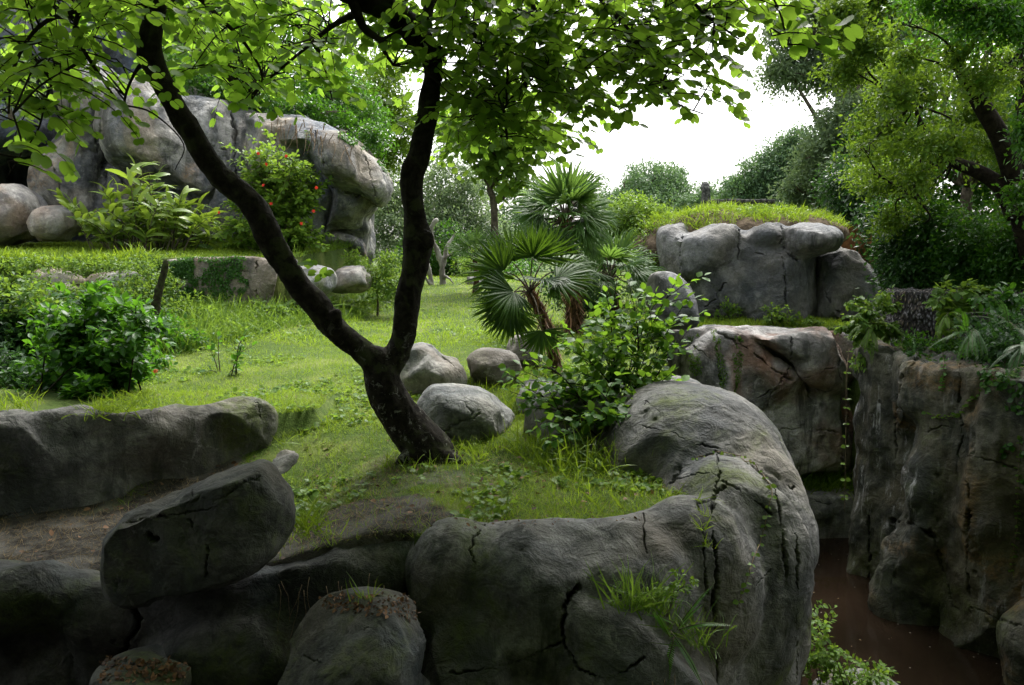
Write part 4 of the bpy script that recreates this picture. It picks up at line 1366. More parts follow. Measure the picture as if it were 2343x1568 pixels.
overhead(12000, ((-7.5, 7.5), (-1.0, 7.3), 2.2), .2)
for (x, y) in [(-5, 2), (-2.5, 0), (1, 1), (4, 2), (-5.5, 5), (4, 5)]:
    tb.add(np.array([W(700, -60, 6.3), [x * .5, 3.5, 5.0], [x, y, 5.4]]), [.12, .08, .03], 7, 5)
link('branch', tb.mesh('branch', B_main), ft)
link('leaves', lv.mesh('leaves', T_BI, L_orchid), ft)

# =================================================================== GRASS
def grass(name, pts, dens, hmin, hmax, mats, seed, lean=.35, wid=1.0, tint=.5, straw=0.0):
    """blades at the points pts (n,3)"""
    r = np.random.default_rng(seed)
    n = len(pts)
    tm = [t_blade(.5, .03), t_blade(1.2, .028), t_blade(1.9, .025)]
    Vs, Fq, Ts, o = [], [], [], 0
    cl = .5 + .5 * fbm(pts * 2.2, seed, 3)
    for k, t in enumerate(tm):
        sel = np.arange(n) % 3 == k
        m = int(sel.sum())
        if not m: continue
        l = Leaves()
        D = unit(np.array([0, 0, 1.0]) + r.normal(0, lean, (m, 3)) * [1, 1, .2])
        l.add(pts[sel], D, unit(r.normal(size=(m, 3)) * [1, 1, .1]), hmin + (hmax - hmin) * r.random(m) ** 1.6 * (.5 + cl[sel]), tint + r.normal(0, .22, m) + (cl[sel] - .5) * .5)
        V, F_, tt = l.geo(t, wid)
        Vs.append(V); Fq += [f + o for f in F_ if len(f)]; Ts.append(tt); o += len(V)
    me = np_mesh(name, np.vstack(Vs), [np.vstack(Fq)], np.clip(np.concatenate(Ts), 0, 1), False, mats)
    return me


def lawn_points(n, y0, y1, x0, x1, r, pw=1.0, thr=None):
    u = r.random(n * 2)
    y = y0 * (y1 / y0) ** u if pw else y0 + (y1 - y0) * u
    x = x0(y) + (x1(y) - x0(y)) * r.random(n * 2)
    d = grass_density(x, y)
    keep = (r.random(n * 2) < d) & ~in_poly(MOAT, x, y)
    x, y = x[keep][:n], y[keep][:n]
    return np.column_stack([x, y, ground_h(x, y) - .005])


gr = np.random.default_rng(5)
wl = lambda y: -.40 * y - .8
wr = lambda y: np.minimum(.36 * y + .5, 1.4 + (y - 5) * .25 + 1.2 * (y > 7))
near = lawn_points(42000, 4.95, 8.2, wl, wr, gr)
midp = lawn_points(60000, 7.6, 13, lambda y: -.55 * y, lambda y: .42 * y, gr)
farp = lawn_points(60000, 12, 34, lambda y: -.42 * y, lambda y: .42 * y, gr)
o = link('grass', grass('near', near, 1, .02, .095, L_grass, 1, .55, .8, .42)); tag(o, 'green grass growing thinly over soil around the forked tree', 'grass', kind='stuff')
o = link('lawn_grass', grass('mid', midp, 1, .035, .085, L_grass, 2, .5, 1.3, .75)); tag(o, 'short bright lawn grass between the boulders and the left shrubs', 'grass', kind='stuff')
o = link('lawn_grass', grass('far', farp, 1, .05, .12, L_grass, 3, .5, 1.9, .85)); tag(o, 'bright distant lawn grass reaching back to the dead tree', 'grass', kind='stuff')
# dry clippings, litter
n = 22000
x = gr.uniform(-4.4, 1.6, n); y = gr.uniform(4.7, 9.0, n)
k = ~in_poly(MOAT, x, y) & (gr.random(n) > .55 * grass_density(x, y) + .2 * (y > 7))
P = np.column_stack([x, y, ground_h(x, y) + .012])[k]
l = Leaves()
l.add(P, gr.normal(size=(len(P), 3)) * [1, 1, .3] + [0, 0, .15], np.array([0, 0, 1.0]) + gr.normal(0, .3, (len(P), 3)), gr.uniform(.03, .10, len(P)), gr.random(len(P)) * .8)
o = link('dry_clippings', l.mesh('c', t_blade(.8, .02), L_straw)); tag(o, 'dry grass clippings scattered over the bare soil and path', 'clippings', kind='stuff')
n = 420
x = gr.uniform(-3.8, 1.5, n); y = gr.uniform(4.9, 7.4, n)
k = ~in_poly(MOAT, x, y)
P = np.column_stack([x, y, ground_h(x, y) + .02])[k]
l = Leaves()
l.add(P, gr.normal(size=(len(P), 3)) * [1, 1, .2], np.array([0, 0, 1.0]) + gr.normal(0, .4, (len(P), 3)), gr.uniform(.03, .06, len(P)), gr.random(len(P)) ** 2)
o = link('leaf_litter', l.mesh('c', T_OV, L_litter)); tag(o, 'brown fallen leaves lying in the thin front grass', 'leaf litter', kind='stuff')

# =================================================================== TREES AND BUSHES BEHIND
def cloud(lv, lobes, n, size, r, thr=-.1, freq=1.0, tint=.5, clump=14, flat=.7, shell=.55):
    """leaf clumps through the volume of lobes (centre, radii)"""
    vol = np.array([l[1][0] * l[1][2] for l in lobes]) ** 1.0
    cnt = (n / clump * vol / vol.sum()).astype(int) + 1
    for (c, rad), m in zip(lobes, cnt):
        m2 = int(m * 1.7)
        d = rdir(m2, r)
        u = (shell + (1 - shell) * r.random(m2)) ** .7
        cc = np.array(c) + d * u[:, None] * np.array(rad)
        keep = fbm(cc * freq, 5, 2) > thr
        cc, d = cc[keep][:m], d[keep][:m]
        if not len(cc): continue
        ct = tint + .25 * fbm(cc * freq * 1.8, 15, 2) + r.normal(0, .12, len(cc))
        ax = unit(d * .7 + r.normal(0, .6, d.shape) + [0, 0, -.15])
        dd = np.repeat(ax, clump, 0)
        tt_ = np.tile(np.linspace(-.5, .5, clump), len(cc))
        P = np.repeat(cc, clump, 0) + dd * (tt_ * size * clump * .42)[:, None] + r.normal(0, size * .62, (len(cc) * clump, 3)) * [1, 1, flat] - np.array([0, 0, 1.0]) * (tt_ ** 2 * size * clump * .35)[:, None]
        D = unit(dd * .75 + r.normal(0, .65, P.shape) + [0, 0, -.2])
        N = unit(np.array([0, 0, .9]) + dd * .5 + r.normal(0, .45, P.shape))
        lv.add(P, D, N, size * r.uniform(.7, 1.3, len(P)), np.repeat(ct, clump) + r.normal(0, .12, len(P)))


def pl(px, py, Y, rx, ry, ryd=None):
    """a crown lobe: photo centre, depth, half width and height in photo px"""
    c = W(px, py, Y)
    k = Y / FPX
    return (c, (rx * k, (ryd or rx) * k, ry * k))


def tree(name, label, cat, lobes, n, size, mat, base=None, trunk=None, bark=None, tm=T_DI, thr=-.12, freq=.9, tint=.5, clump=14, seed=0, group=None, bw=.03, shell=.5, limbs=True):
    r = np.random.default_rng(seed + 100)
    cs = np.array([l[0] for l in lobes])
    if base is None:
        b = cs.mean(0).copy()
        base = np.array([b[0], b[1], gz(b[0], b[1])])
    root = empty(name, base, label, cat, group)
    tw = Tubes()
    if trunk is None:
        top = cs.mean(0)
        h = max(.2, top[2] - base[2])
        tp = np.array([base - [0, 0, .1], base * .66 + top * .34 + r.normal(0, .03 * h, 3), base * .3 + top * .7 + r.normal(0, .04 * h, 3)])
        tw.add(tp, np.linspace(bw * 2.2, bw, 3), 8, 4)
        tops = [tp[-1], tp[1]]
    else:
        tops = []
        for tl in trunk:
            P, rr = px_tube(tl)
            tw.add(P, rr, 9, 5)
            tops += [P[-1], P[len(P) // 2]]
    if limbs:
        for c in cs:
            d = [np.linalg.norm(t - c) for t in tops]
            a = tops[int(np.argmin(d))]
            m = (a + c) / 2 + r.normal(0, .08, 3) * min(d)
            tw.add(np.array([a, m, c]), [bw, bw * .7, bw * .35], 6, 4)
            for q in range(4):
                e = c + rdir(1, r)[0] * np.array(lobes[0][1]) * .6
                tw.add(np.array([m * .3 + c * .7, (c + e) / 2 + r.normal(0, .05, 3), e]), [bw * .4, bw * .3, bw * .15], 4, 2)
    link('trunk' if cat == 'tree' else 'stem', tw.mesh('t', bark or B_mid), root)
    lv = Leaves()
    cloud(lv, lobes, n, size, r, thr, freq, tint, clump, shell=shell)
    link('crown' if cat == 'tree' else 'foliage', lv.mesh('l', tm, mat), root)
    return root


# far trees
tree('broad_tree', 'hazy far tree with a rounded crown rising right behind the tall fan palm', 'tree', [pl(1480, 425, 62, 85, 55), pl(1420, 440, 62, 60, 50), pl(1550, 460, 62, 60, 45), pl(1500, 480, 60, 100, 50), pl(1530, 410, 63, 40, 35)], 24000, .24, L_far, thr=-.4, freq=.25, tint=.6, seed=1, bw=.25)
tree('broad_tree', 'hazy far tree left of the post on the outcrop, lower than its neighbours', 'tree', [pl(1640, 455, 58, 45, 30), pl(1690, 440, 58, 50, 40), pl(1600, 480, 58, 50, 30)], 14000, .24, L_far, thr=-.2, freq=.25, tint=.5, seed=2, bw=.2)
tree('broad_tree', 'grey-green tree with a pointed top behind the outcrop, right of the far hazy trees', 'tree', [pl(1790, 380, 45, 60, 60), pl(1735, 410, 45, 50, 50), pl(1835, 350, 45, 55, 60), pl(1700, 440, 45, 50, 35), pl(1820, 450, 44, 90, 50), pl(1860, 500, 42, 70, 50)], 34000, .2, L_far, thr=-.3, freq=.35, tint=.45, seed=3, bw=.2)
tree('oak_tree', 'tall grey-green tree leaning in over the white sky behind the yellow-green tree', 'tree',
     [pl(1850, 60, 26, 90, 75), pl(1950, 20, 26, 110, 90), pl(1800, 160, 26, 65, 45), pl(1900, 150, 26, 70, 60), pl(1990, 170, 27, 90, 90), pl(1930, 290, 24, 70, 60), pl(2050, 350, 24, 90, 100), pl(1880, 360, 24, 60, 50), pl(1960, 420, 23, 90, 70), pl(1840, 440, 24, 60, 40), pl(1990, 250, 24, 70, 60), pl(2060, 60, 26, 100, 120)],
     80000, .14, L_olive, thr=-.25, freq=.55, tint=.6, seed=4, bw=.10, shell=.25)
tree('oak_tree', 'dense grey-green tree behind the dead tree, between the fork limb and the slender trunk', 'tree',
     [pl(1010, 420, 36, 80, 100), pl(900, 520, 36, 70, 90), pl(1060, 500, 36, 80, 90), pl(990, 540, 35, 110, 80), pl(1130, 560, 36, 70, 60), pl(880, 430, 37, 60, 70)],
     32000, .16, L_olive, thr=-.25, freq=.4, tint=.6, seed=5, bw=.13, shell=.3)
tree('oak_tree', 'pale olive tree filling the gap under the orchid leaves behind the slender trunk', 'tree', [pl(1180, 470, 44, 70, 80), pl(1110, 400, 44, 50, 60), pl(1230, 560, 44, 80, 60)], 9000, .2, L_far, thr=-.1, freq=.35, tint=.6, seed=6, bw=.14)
tree('bush', 'dark green bush in the shade behind the dead white tree', 'bush', [pl(960, 600, 33, 90, 45), pl(1060, 590, 33, 90, 50), pl(1010, 560, 33, 70, 50), pl(1150, 610, 33, 80, 40)], 9000, .15, L_deep, thr=-.5, freq=.5, tint=.35, seed=7, bw=.06)
# slender orchid tree
tree('slender_tree', 'slender tree with a forked top and sparse pale round leaves behind the palms', 'tree',
     [pl(1130, 330, 22, 60, 40), pl(1080, 380, 22, 50, 40), pl(1190, 350, 22, 60, 45), pl(1230, 300, 22, 60, 40), pl(1060, 290, 22, 50, 40), pl(1180, 420, 22, 40, 30), pl(1150, 270, 22, 80, 30)],
     1700, .19, L_bright, trunk=[[(1130, 560, 22, 20), (1131, 500, 22, 17), (1128, 455, 22, 17), (1120, 430, 22, 14), (1145, 405, 22, 9), (1165, 385, 22, 6)], [(1130, 465, 22, 12), (1150, 455, 22, 9), (1165, 430, 22, 8), (1185, 400, 22, 5)]],
     bark=B_mid, tm=T_BI, thr=-.3, freq=.7, tint=.75, clump=7, seed=8, bw=.04)
# right big tree
_r = np.random.default_rng(404)
LT = []
for q in poly_sample([(1880, -30), (2370, -60), (2370, 540), (2230, 560), (2060, 520), (1950, 440), (1975, 300), (1890, 200)], 54, _r):
    s_ = _r.uniform(26, 62)
    LT.append(pl(q[0], q[1], _r.uniform(12.7, 14.6) if _r.random() < .82 else _r.uniform(11.3, 11.9), s_ * _r.uniform(1, 1.7), s_ * _r.uniform(.5, .9), s_))
tree('leaning_tree', 'big yellow-green tree with a thick dark trunk leaning left at the right edge', 'tree',
     LT,
     64000, .085, L_yel, trunk=[[(2430, 900, 12.2, 76), (2400, 700, 12.2, 70), (2360, 560, 12.2, 64), (2335, 470, 12.2, 56), (2318, 400, 12.2, 50), (2290, 320, 12.1, 44), (2250, 250, 12, 40), (2215, 190, 12, 36), (2200, 165, 12, 30)],
                                [(2325, 500, 12.2, 46), (2290, 430, 12.3, 38), (2240, 395, 12.4, 34), (2180, 370, 12.5, 26), (2145, 340, 12.6, 18), (2110, 290, 12.7, 12), (2090, 240, 12.7, 8)],
                                [(2318, 400, 12.2, 50), (2350, 250, 12.2, 44), (2350, 100, 12.1, 36), (2300, -60, 12, 30)], [(2150, 350, 12.6, 14), (2120, 390, 12.6, 8), (2080, 440, 12.7, 5)]],
     bark=B_main, thr=-.15, freq=1.7, tint=.5, clump=12, seed=9, bw=.022, shell=.2)
# undergrowth on the right
tree('dense_tree', 'darker green foliage of a nearer tree filling the upper right corner', 'tree', [pl(2300, 40, 11.2, 90, 60), pl(2220, 10, 11.4, 80, 40), pl(2340, 150, 11, 50, 60), pl(2350, 300, 11, 40, 50), pl(2340, 440, 11.3, 40, 40), pl(2120, -10, 11.6, 70, 30)], 9000, .085, L_deep,
     base=W(2480, 900, 11.4) * np.array([1, 1, 0]) + [0, 0, .4], trunk=[[(2480, 900, 11.4, 60), (2440, 500, 11.4, 46), (2390, 200, 11.3, 34), (2330, 20, 11.2, 18)]], thr=-.1, freq=1.7, tint=.45, clump=12, seed=68, bw=.018, shell=.2)
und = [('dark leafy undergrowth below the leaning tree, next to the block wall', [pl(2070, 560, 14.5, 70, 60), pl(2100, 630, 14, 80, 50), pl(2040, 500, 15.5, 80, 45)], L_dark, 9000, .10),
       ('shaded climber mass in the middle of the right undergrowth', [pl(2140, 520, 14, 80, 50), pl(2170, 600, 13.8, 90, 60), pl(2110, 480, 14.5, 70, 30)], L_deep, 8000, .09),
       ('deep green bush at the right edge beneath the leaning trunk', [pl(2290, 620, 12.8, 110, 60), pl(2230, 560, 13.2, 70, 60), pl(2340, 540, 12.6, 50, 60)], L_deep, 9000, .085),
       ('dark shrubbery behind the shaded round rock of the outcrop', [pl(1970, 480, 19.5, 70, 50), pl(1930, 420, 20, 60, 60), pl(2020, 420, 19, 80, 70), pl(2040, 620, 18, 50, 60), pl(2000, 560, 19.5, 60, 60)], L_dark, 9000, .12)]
for i, (lab, lo, mt, n, s) in enumerate(und):
    tree('bush', lab, 'bush', lo, n, s, mt, thr=-.25, freq=1.1, tint=.45, seed=20 + i, bw=.03, shell=.2)
# dark wood behind everything on the right and left
for i, (lab, lo, n, s, mt) in enumerate([
        ('dark wood closing the view behind the leaning tree', [pl(2150, 350, 22, 200, 220), pl(2330, 300, 20, 160, 260), pl(2050, 520, 22, 150, 100), pl(2330, 560, 18, 120, 120), pl(2250, 80, 17, 150, 120), pl(2300, 260, 17, 120, 120), pl(2160, 200, 19, 110, 110)], 34000, .17, L_deep),
        ('dark dense tree on top of the rock face behind the hanging leaves', [pl(640, 180, 27, 130, 100), pl(480, 140, 27, 120, 110), pl(780, 220, 27, 90, 100), pl(560, 30, 27, 200, 100)], 15000, .2, L_deep)]):
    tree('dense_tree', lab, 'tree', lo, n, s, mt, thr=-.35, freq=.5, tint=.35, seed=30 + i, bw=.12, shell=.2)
# greenery on the cliff top
for i, (lab, lo, n, s, mt, ti) in enumerate([
        ('bright leafy shrub on the cliff top behind the left limb', [pl(440, 170, 22.5, 70, 50), pl(520, 190, 22.5, 60, 50), pl(430, 80, 23, 80, 60)], 8000, .11, L_bright, .4),
        ('spilling green shrub with pink blossom above the jutting brow rock', [pl(800, 230, 21, 70, 60), pl(740, 180, 21.5, 70, 60), pl(850, 290, 20.5, 50, 55), pl(700, 250, 21.2, 60, 30)], 10000, .10, L_deep, .65),
        ('feathery yellow-green bush hanging beyond the cliff, next to the right limb', [pl(880, 230, 24, 60, 80), pl(920, 300, 24, 50, 70), pl(860, 140, 24.5, 70, 60), pl(880, 350, 24, 40, 50)], 9000, .13, L_yel, .8),
        ('trailing growth along the top edge of the bulging rock face', [pl(520, 205, 20.0, 60, 28), pl(600, 228, 19.9, 60, 28), pl(680, 245, 19.6, 60, 28), pl(560, 180, 20.6, 80, 40), pl(460, 180, 20.2, 60, 30), pl(770, 258, 19.2, 60, 26), pl(390, 150, 20.8, 50, 30), pl(850, 310, 19.2, 30, 26)], 16000, .10, L_deep, .5),
        ('pale shrub at the far left edge among the orchid leaves', [pl(20, 180, 18, 50, 60)], 1800, .11, L_olive, .8)]):
    tree('bush', lab, 'bush', lo, n, s, mt, base=np.array([lo[0][0][0], lo[0][0][1], lo[0][0][2] - .9]), thr=-.3, freq=.9, tint=ti, seed=40 + i, bw=.03, shell=.25)
tree('bush', 'bright yellow-green bush between the palms and the outcrop', 'bush', [pl(1440, 500, 19, 70, 55), pl(1500, 560, 18, 60, 60), pl(1400, 560, 19, 60, 60), pl(1480, 610, 17.5, 60, 40), pl(1520, 510, 18.5, 40, 40)], 22000, .09, L_bright, thr=-.25, freq=1.2, tint=.6, seed=50, bw=.03, shell=.2)

# longer grass gathered round the feet of the boulders and the tree
pp = []
for (x, y, rx, ry, n) in [(-.45, 9.0, 1.0, .6, 500), (-.2, 9.5, .7, .5, 300), (-.35, 7.6, .75, .5, 420), (.35, 8.3, .6, .4, 200), (.75, 7.3, .9, .45, 260), (-.72, 6.85, .42, .34, 240), (-2.6, 7.7, .8, .3, 200), (-2.05, 6.2, .35, .25, 90), (-1.75, 5.1, .5, .3, 160), (1.0, 6.3, .5, .8, 300)]:
    a_ = gr.uniform(0, 2 * math.pi, n); k_ = gr.normal(1.0, .10, n)
    pp.append(np.column_stack([x + rx * k_ * np.cos(a_), y + ry * k_ * np.sin(a_)]))
pp = np.vstack(pp)
pp = pp[~in_poly(MOAT, pp[:, 0], pp[:, 1])]
P = np.column_stack([pp, ground_h(pp[:, 0], pp[:, 1])])
tag(link('edge_grass', grass('eg', P, 1, .06, .2, L_grass, 31, .6, .9, .5)), 'longer grass grown up round the foot of the boulders and trunk', 'grass', kind='stuff')

# broad-leaved weeds and clover in the lawn
q = lawn_points(5200, 5.2, 19, lambda y: -.5 * y, lambda y: np.minimum(.36 * y, 2.2 + (y - 5) * .3), gr)
q = q[fbm(q * np.array([1.1, 1.1, 0]), 61, 3) > .02]
q = np.repeat(q, 3, 0) + gr.normal(0, .02, (len(q) * 3, 3)) * [1, 1, .3] + [0, 0, .03]
l = Leaves()
l.add(q, gr.normal(size=(len(q), 3)) * [1, 1, .25] + [0, 0, .2], np.array([0, 0, 1.0]) + gr.normal(0, .35, (len(q), 3)), gr.uniform(.03, .07, len(q)), gr.random(len(q)))
tag(link('lawn_weeds', l.mesh('lw', T_OV, L_bright, 1.4)), 'patches of broad-leaved weeds among the lawn grass', 'weeds', kind='stuff')

# =================================================================== SHRUBS BUILT STEM BY STEM
def shrub(name, label, cat, base, tips, leaf, size, mat, bark=None, per=12, tm=T_OV, tint=.5, start=.3, r0=.012, seed=0, side=.5, droop=.15, twigs=0, group=None, wid=1.0, spread=.12):
    r = np.random.default_rng(seed + 500)
    base = np.asarray(base, float)
    root = empty(name, base, label, cat, group)
    tw, lv = Tubes(), Leaves()
    for tip in tips:
        tip = np.asarray(tip, float)
        b = base + np.array([r.normal(0, spread), r.normal(0, spread), -.03])
        L = np.linalg.norm(tip - b)
        m = b * .55 + tip * .45 + np.array([0, 0, .14 * L]) + r.normal(0, .05 * L, 3)
        q = catmull(np.array([b, m, tip]), 8)
        tw.add(q, np.linspace(r0, r0 * .25, len(q)), 5, 1)
        paths = [(q, start)]
        for k in range(twigs):
            i = int(len(q) * r.uniform(.35, .85))
            e = q[i] + unit(unit(tip - b) * .5 + rdir(1, r)[0] * [1, 1, .6]) * L * r.uniform(.18, .35)
            q2 = catmull(np.array([q[i], (q[i] + e) / 2 + [0, 0, .03], e]), 5)
            tw.add(q2, np.linspace(r0 * .45, r0 * .15, len(q2)), 4, 1)
            paths.append((q2, .1))
        for q, st in paths:
            n = max(3, int(per * (1 if st == start else .5)))
            for k in range(n):
                t = st + (1 - st) * (k + r.random() * .6) / n
                i = min(len(q) - 2, int(t * (len(q) - 1)))
                ax = unit(q[i + 1] - q[i])
                a = k * 2.4 + r.normal(0, .3)
                u = unit(np.cross(ax, [.3, .1, 1.0])); v = np.cross(ax, u)
                o_ = u * math.cos(a) + v * math.sin(a)
                D = unit(o_ * side + ax * .45 + [0, 0, -droop] + r.normal(0, .18, 3))
                N = unit(np.array([0, 0, 1.0]) + r.normal(0, .32, 3) + ax * .3)
                lv.add(q[i] + D * size * .15, D, N, size * r.uniform(.6, 1.15), tint + r.normal(0, .2))
            lv.add(q[-1], unit(q[-1] - q[-2]), unit(r.normal(0, .3, 3) + [0, 0, 1]), size * .8, tint + .2)
    link('stem', tw.mesh('s', bark or B_mid), root)
    link('foliage', lv.mesh('f', tm, mat, wid), root)
    return root


def flowers(root, pts, size, mat=L_red, seed=0, petals=5):
    r = np.random.default_rng(seed)
    for p in pts:
        l = Leaves()
        ax = unit(np.array([r.normal(0, .4), -1, r.normal(.1, .3)]))
        u = unit(np.cross(ax, [0, 0, 1.0])); v = np.cross(ax, u)
        for k in range(petals):
            a = 2 * math.pi * k / petals + r.normal(0, .1)
            D = unit(u * math.cos(a) + v * math.sin(a) + ax * .45)
            l.add(p, D, ax, size, r.random())
        l.add(p, ax, u, size * 1.1, .9)
        link('flower', l.mesh('flower', T_OV, mat, 1.2), root)


# ---- big-leaved shrub in the middle
tips = [(1290, 745, 7.6), (1310, 800, 7.4), (1345, 700, 7.7), (1385, 668, 7.8), (1412, 632, 7.9), (1438, 640, 7.8), (1470, 700, 7.8), (1500, 670, 7.9), (1548, 640, 7.7), (1562, 700, 7.7), (1572, 758, 7.6), (1540, 800, 7.5), (1350, 770, 7.3), (1400, 820, 7.4),
        (1440, 770, 7.5), (1480, 800, 7.5), (1520, 745, 7.9), (1420, 720, 8.0), (1320, 850, 7.3), (1480, 860, 7.3), (1380, 740, 8.1), (1540, 850, 7.6), (1260, 770, 7.7)]
shrub('leafy_shrub', 'tall shrub of glossy oval leaves standing behind the humped end of the rim rock', 'shrub', [1.18, 7.95, .1], [W(*t) for t in tips], 1, .102, L_shrub, B_main, per=19, tint=.5, start=.2, r0=.011, seed=1, twigs=3, wid=1.25)
tips = [(1165, 895, 7.2), (1175, 870, 7.3), (1210, 870, 7.2), (1200, 930, 7.0), (1245, 880, 7.3), (1220, 985, 6.7), (1260, 1010, 6.5), (1290, 900, 7.2), (1330, 890, 7.3), (1360, 880, 7.5), (1400, 900, 7.3), (1440, 930, 7.0), (1485, 985, 6.6), (1495, 960, 6.7), (1450, 900, 7.2),
        (1380, 960, 6.7), (1310, 960, 6.8), (1270, 850, 7.6), (1240, 820, 7.8), (1200, 805, 7.9)]
shrub('leafy_shrub', 'low sprawling dark-leaved shrub over the stones between the tree and the humped rock', 'shrub', [.95, 7.15, 0], [W(*t) for t in tips], 1, .105, L_shrub, B_main, per=15, tint=.3, start=.25, r0=.01, seed=2, twigs=3, wid=1.2, spread=.2)

# ---- shrubs on the left bank
for i, (lab, bx, by, tl, s, mt, per, tint) in enumerate([
        ('leafy dark shrub with orange blossom overhanging the low wall at left', -4.9, 8.9, [(60, 860), (110, 800), (90, 740), (160, 710), (200, 660), (240, 700), (290, 680), (330, 740), (345, 800), (300, 850), (250, 900), (200, 930), (150, 900), (120, 880), (280, 780), (200, 780), (240, 840), (170, 830), (330, 850), (310, 700), (140, 760)], .115, L_deep, 46, .55),
        ('light green bush rising at the left edge beside the terrace stones', -7.2, 10.6, [(-20, 700), (10, 640), (40, 610), (80, 650), (60, 700), (20, 720), (100, 690), (130, 720), (-10, 620)], .09, L_bright, 44, .4)]):
    Y = by
    rt = shrub('bank_shrub', lab, 'shrub', [bx, by, gz(bx, by)], [W(a, b, Y + rng.uniform(-.7, .5)) for a, b in tl], 1, s, mt, B_main, per=per, tint=tint, start=.2, r0=.012, seed=5 + i, twigs=9, spread=.3)
    if i == 0:
        flowers(rt, [W(355, 848, 8.6)], .035, mat=leaf_mat('orange_petal', (.6, .12, .04), (.75, .2, .08), (.8, .25, .1), .3, .5), seed=3)
shrub('sapling', 'thin young sapling with few leaves alone in the lawn left of the trunk', 'sapling', [-3.95, 10.2, gz(-3.95, 10.2)], [W(480, 800, 10.1), W(500, 770, 10.2), (W(470, 850, 10.1))], 1, .10, L_deep, per=6, tint=.6, start=.4, r0=.01, seed=9, spread=.04)
shrub('sapling', 'leafy young sapling right of the thin one in the lawn', 'sapling', [-3.65, 10.0, gz(-3.65, 10)], [W(555, 800, 10.0), W(580, 790, 10.1), W(545, 840, 10.0), W(565, 760, 10.1)], 1, .10, L_deep, per=8, tint=.7, start=.3, r0=.01, seed=10, spread=.04)
tree('creeper_bank', 'creeper heaped over the bank beneath the pale terrace stones', 'creeper', [pl(60, 690, 12, 110, 50), pl(200, 700, 12.6, 90, 45), pl(300, 690, 13.2, 70, 50), pl(350, 650, 13.8, 50, 40), pl(-30, 780, 11, 80, 70)], 16000, .075, L_bright, thr=-.4, freq=1.5, tint=.15, seed=60, bw=.012, shell=.5)
tree('creeper_bank', 'dark-leaved thicket standing in for a shaded hollow at the left edge above the low wall', 'creeper', [pl(20, 800, 10.4, 70, 90), pl(-60, 860, 9.5, 90, 80), pl(60, 880, 9.4, 60, 40), pl(-20, 730, 10.6, 60, 60)], 12000, .09, L_dark, thr=-.6, freq=1.5, tint=.3, seed=61, bw=.012, shell=.3)  # dark leaf colour stands in for the shadow of a hollow

tree('creeper_bank', 'tangle of leafy green creeper between the left shrubs and the tall grass', 'creeper', [pl(120, 760, 10.6, 80, 60), pl(230, 730, 11.2, 90, 50), pl(300, 800, 10.6, 55, 55), pl(180, 860, 9.6, 110, 45), pl(290, 880, 9.6, 60, 35), pl(350, 840, 10.4, 40, 40), pl(90, 900, 9.2, 80, 30), pl(360, 760, 11.6, 50, 50), pl(420, 790, 11.8, 50, 30)], 11000, .085, L_deep, thr=-.15, freq=1.8, tint=.5, seed=66, bw=.01, shell=.3)
tree('creeper_bank', 'light weedy growth mixed into the tall grass below the retaining block', 'creeper', [pl(480, 740, 13.2, 70, 28), pl(600, 730, 13.8, 70, 26), pl(690, 720, 14.6, 50, 24), pl(540, 770, 12.6, 60, 24), pl(430, 720, 13.4, 50, 30)], 5000, .085, L_bright, thr=0, freq=1.8, tint=.5, seed=67, bw=.006, shell=.1, limbs=False)
tree('creeper_bank', 'low creeper and weeds spilling over the terrace edge above the pale flat stones', 'creeper', [pl(60, 604, 13.5, 70, 15), pl(170, 606, 13.7, 70, 15), pl(280, 606, 14.1, 70, 15), pl(345, 602, 14.7, 35, 15), pl(-30, 604, 13.3, 60, 16)], 3600, .07, L_bright, base=W(170, 625, 13.8), thr=-.2, freq=1.8, tint=.5, seed=69, bw=.006, shell=.1, limbs=False)
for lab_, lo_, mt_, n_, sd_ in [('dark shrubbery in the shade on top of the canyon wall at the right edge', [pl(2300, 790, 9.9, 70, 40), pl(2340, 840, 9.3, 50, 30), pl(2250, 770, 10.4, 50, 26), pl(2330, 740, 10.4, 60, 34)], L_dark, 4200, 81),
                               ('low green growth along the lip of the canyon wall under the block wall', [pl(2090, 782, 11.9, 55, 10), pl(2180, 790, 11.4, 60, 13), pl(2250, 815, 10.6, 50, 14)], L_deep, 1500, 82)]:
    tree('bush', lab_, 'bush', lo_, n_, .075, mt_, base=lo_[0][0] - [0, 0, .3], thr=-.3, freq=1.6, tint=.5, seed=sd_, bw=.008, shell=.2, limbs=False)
# ---- mossy leaning pole
P, r_ = px_tube([(325, 800, 12.0, 30), (345, 750, 12.1, 27), (358, 690, 12.2, 22), (372, 635, 12.3, 17), (380, 600, 12.35, 12)])
V, F_ = p_tube(P, r_, 5, 14)
me = remesh([(V, F_)], .02, 2)
co, no = get_co(me), get_no(me)
set_co(me, co + no * (.02 * fbm(co * 9, 2, 3))[:, None])
me.materials.append(B_moss)
tag(link('dead_stump', me, None, P[0]), 'dark mossy dead stump leaning before the ivy-covered block', 'stump')

# ---- tall grasses and ferns below the block
fr = np.random.default_rng(8)
FP = [(-5.6, 10.4), (-4.7, 11.5), (-3.7, 13.6), (-3.1, 16), (-3.1, 20.5), (-4, 20.5), (-4.2, 16.6), (-4.8, 14.9), (-7.2, 14.9), (-7.2, 11.2)]
q = poly_sample(FP, 11000, fr)
P = np.column_stack([q, ground_h(q[:, 0], q[:, 1])])
l1 = grass('tg', P, 1, .12, .42, L_bright, 12, .55, .75, .5)
tag(link('tall_grass', l1), 'tall arching grass along the foot of the ivy-covered block', 'grass', kind='stuff')


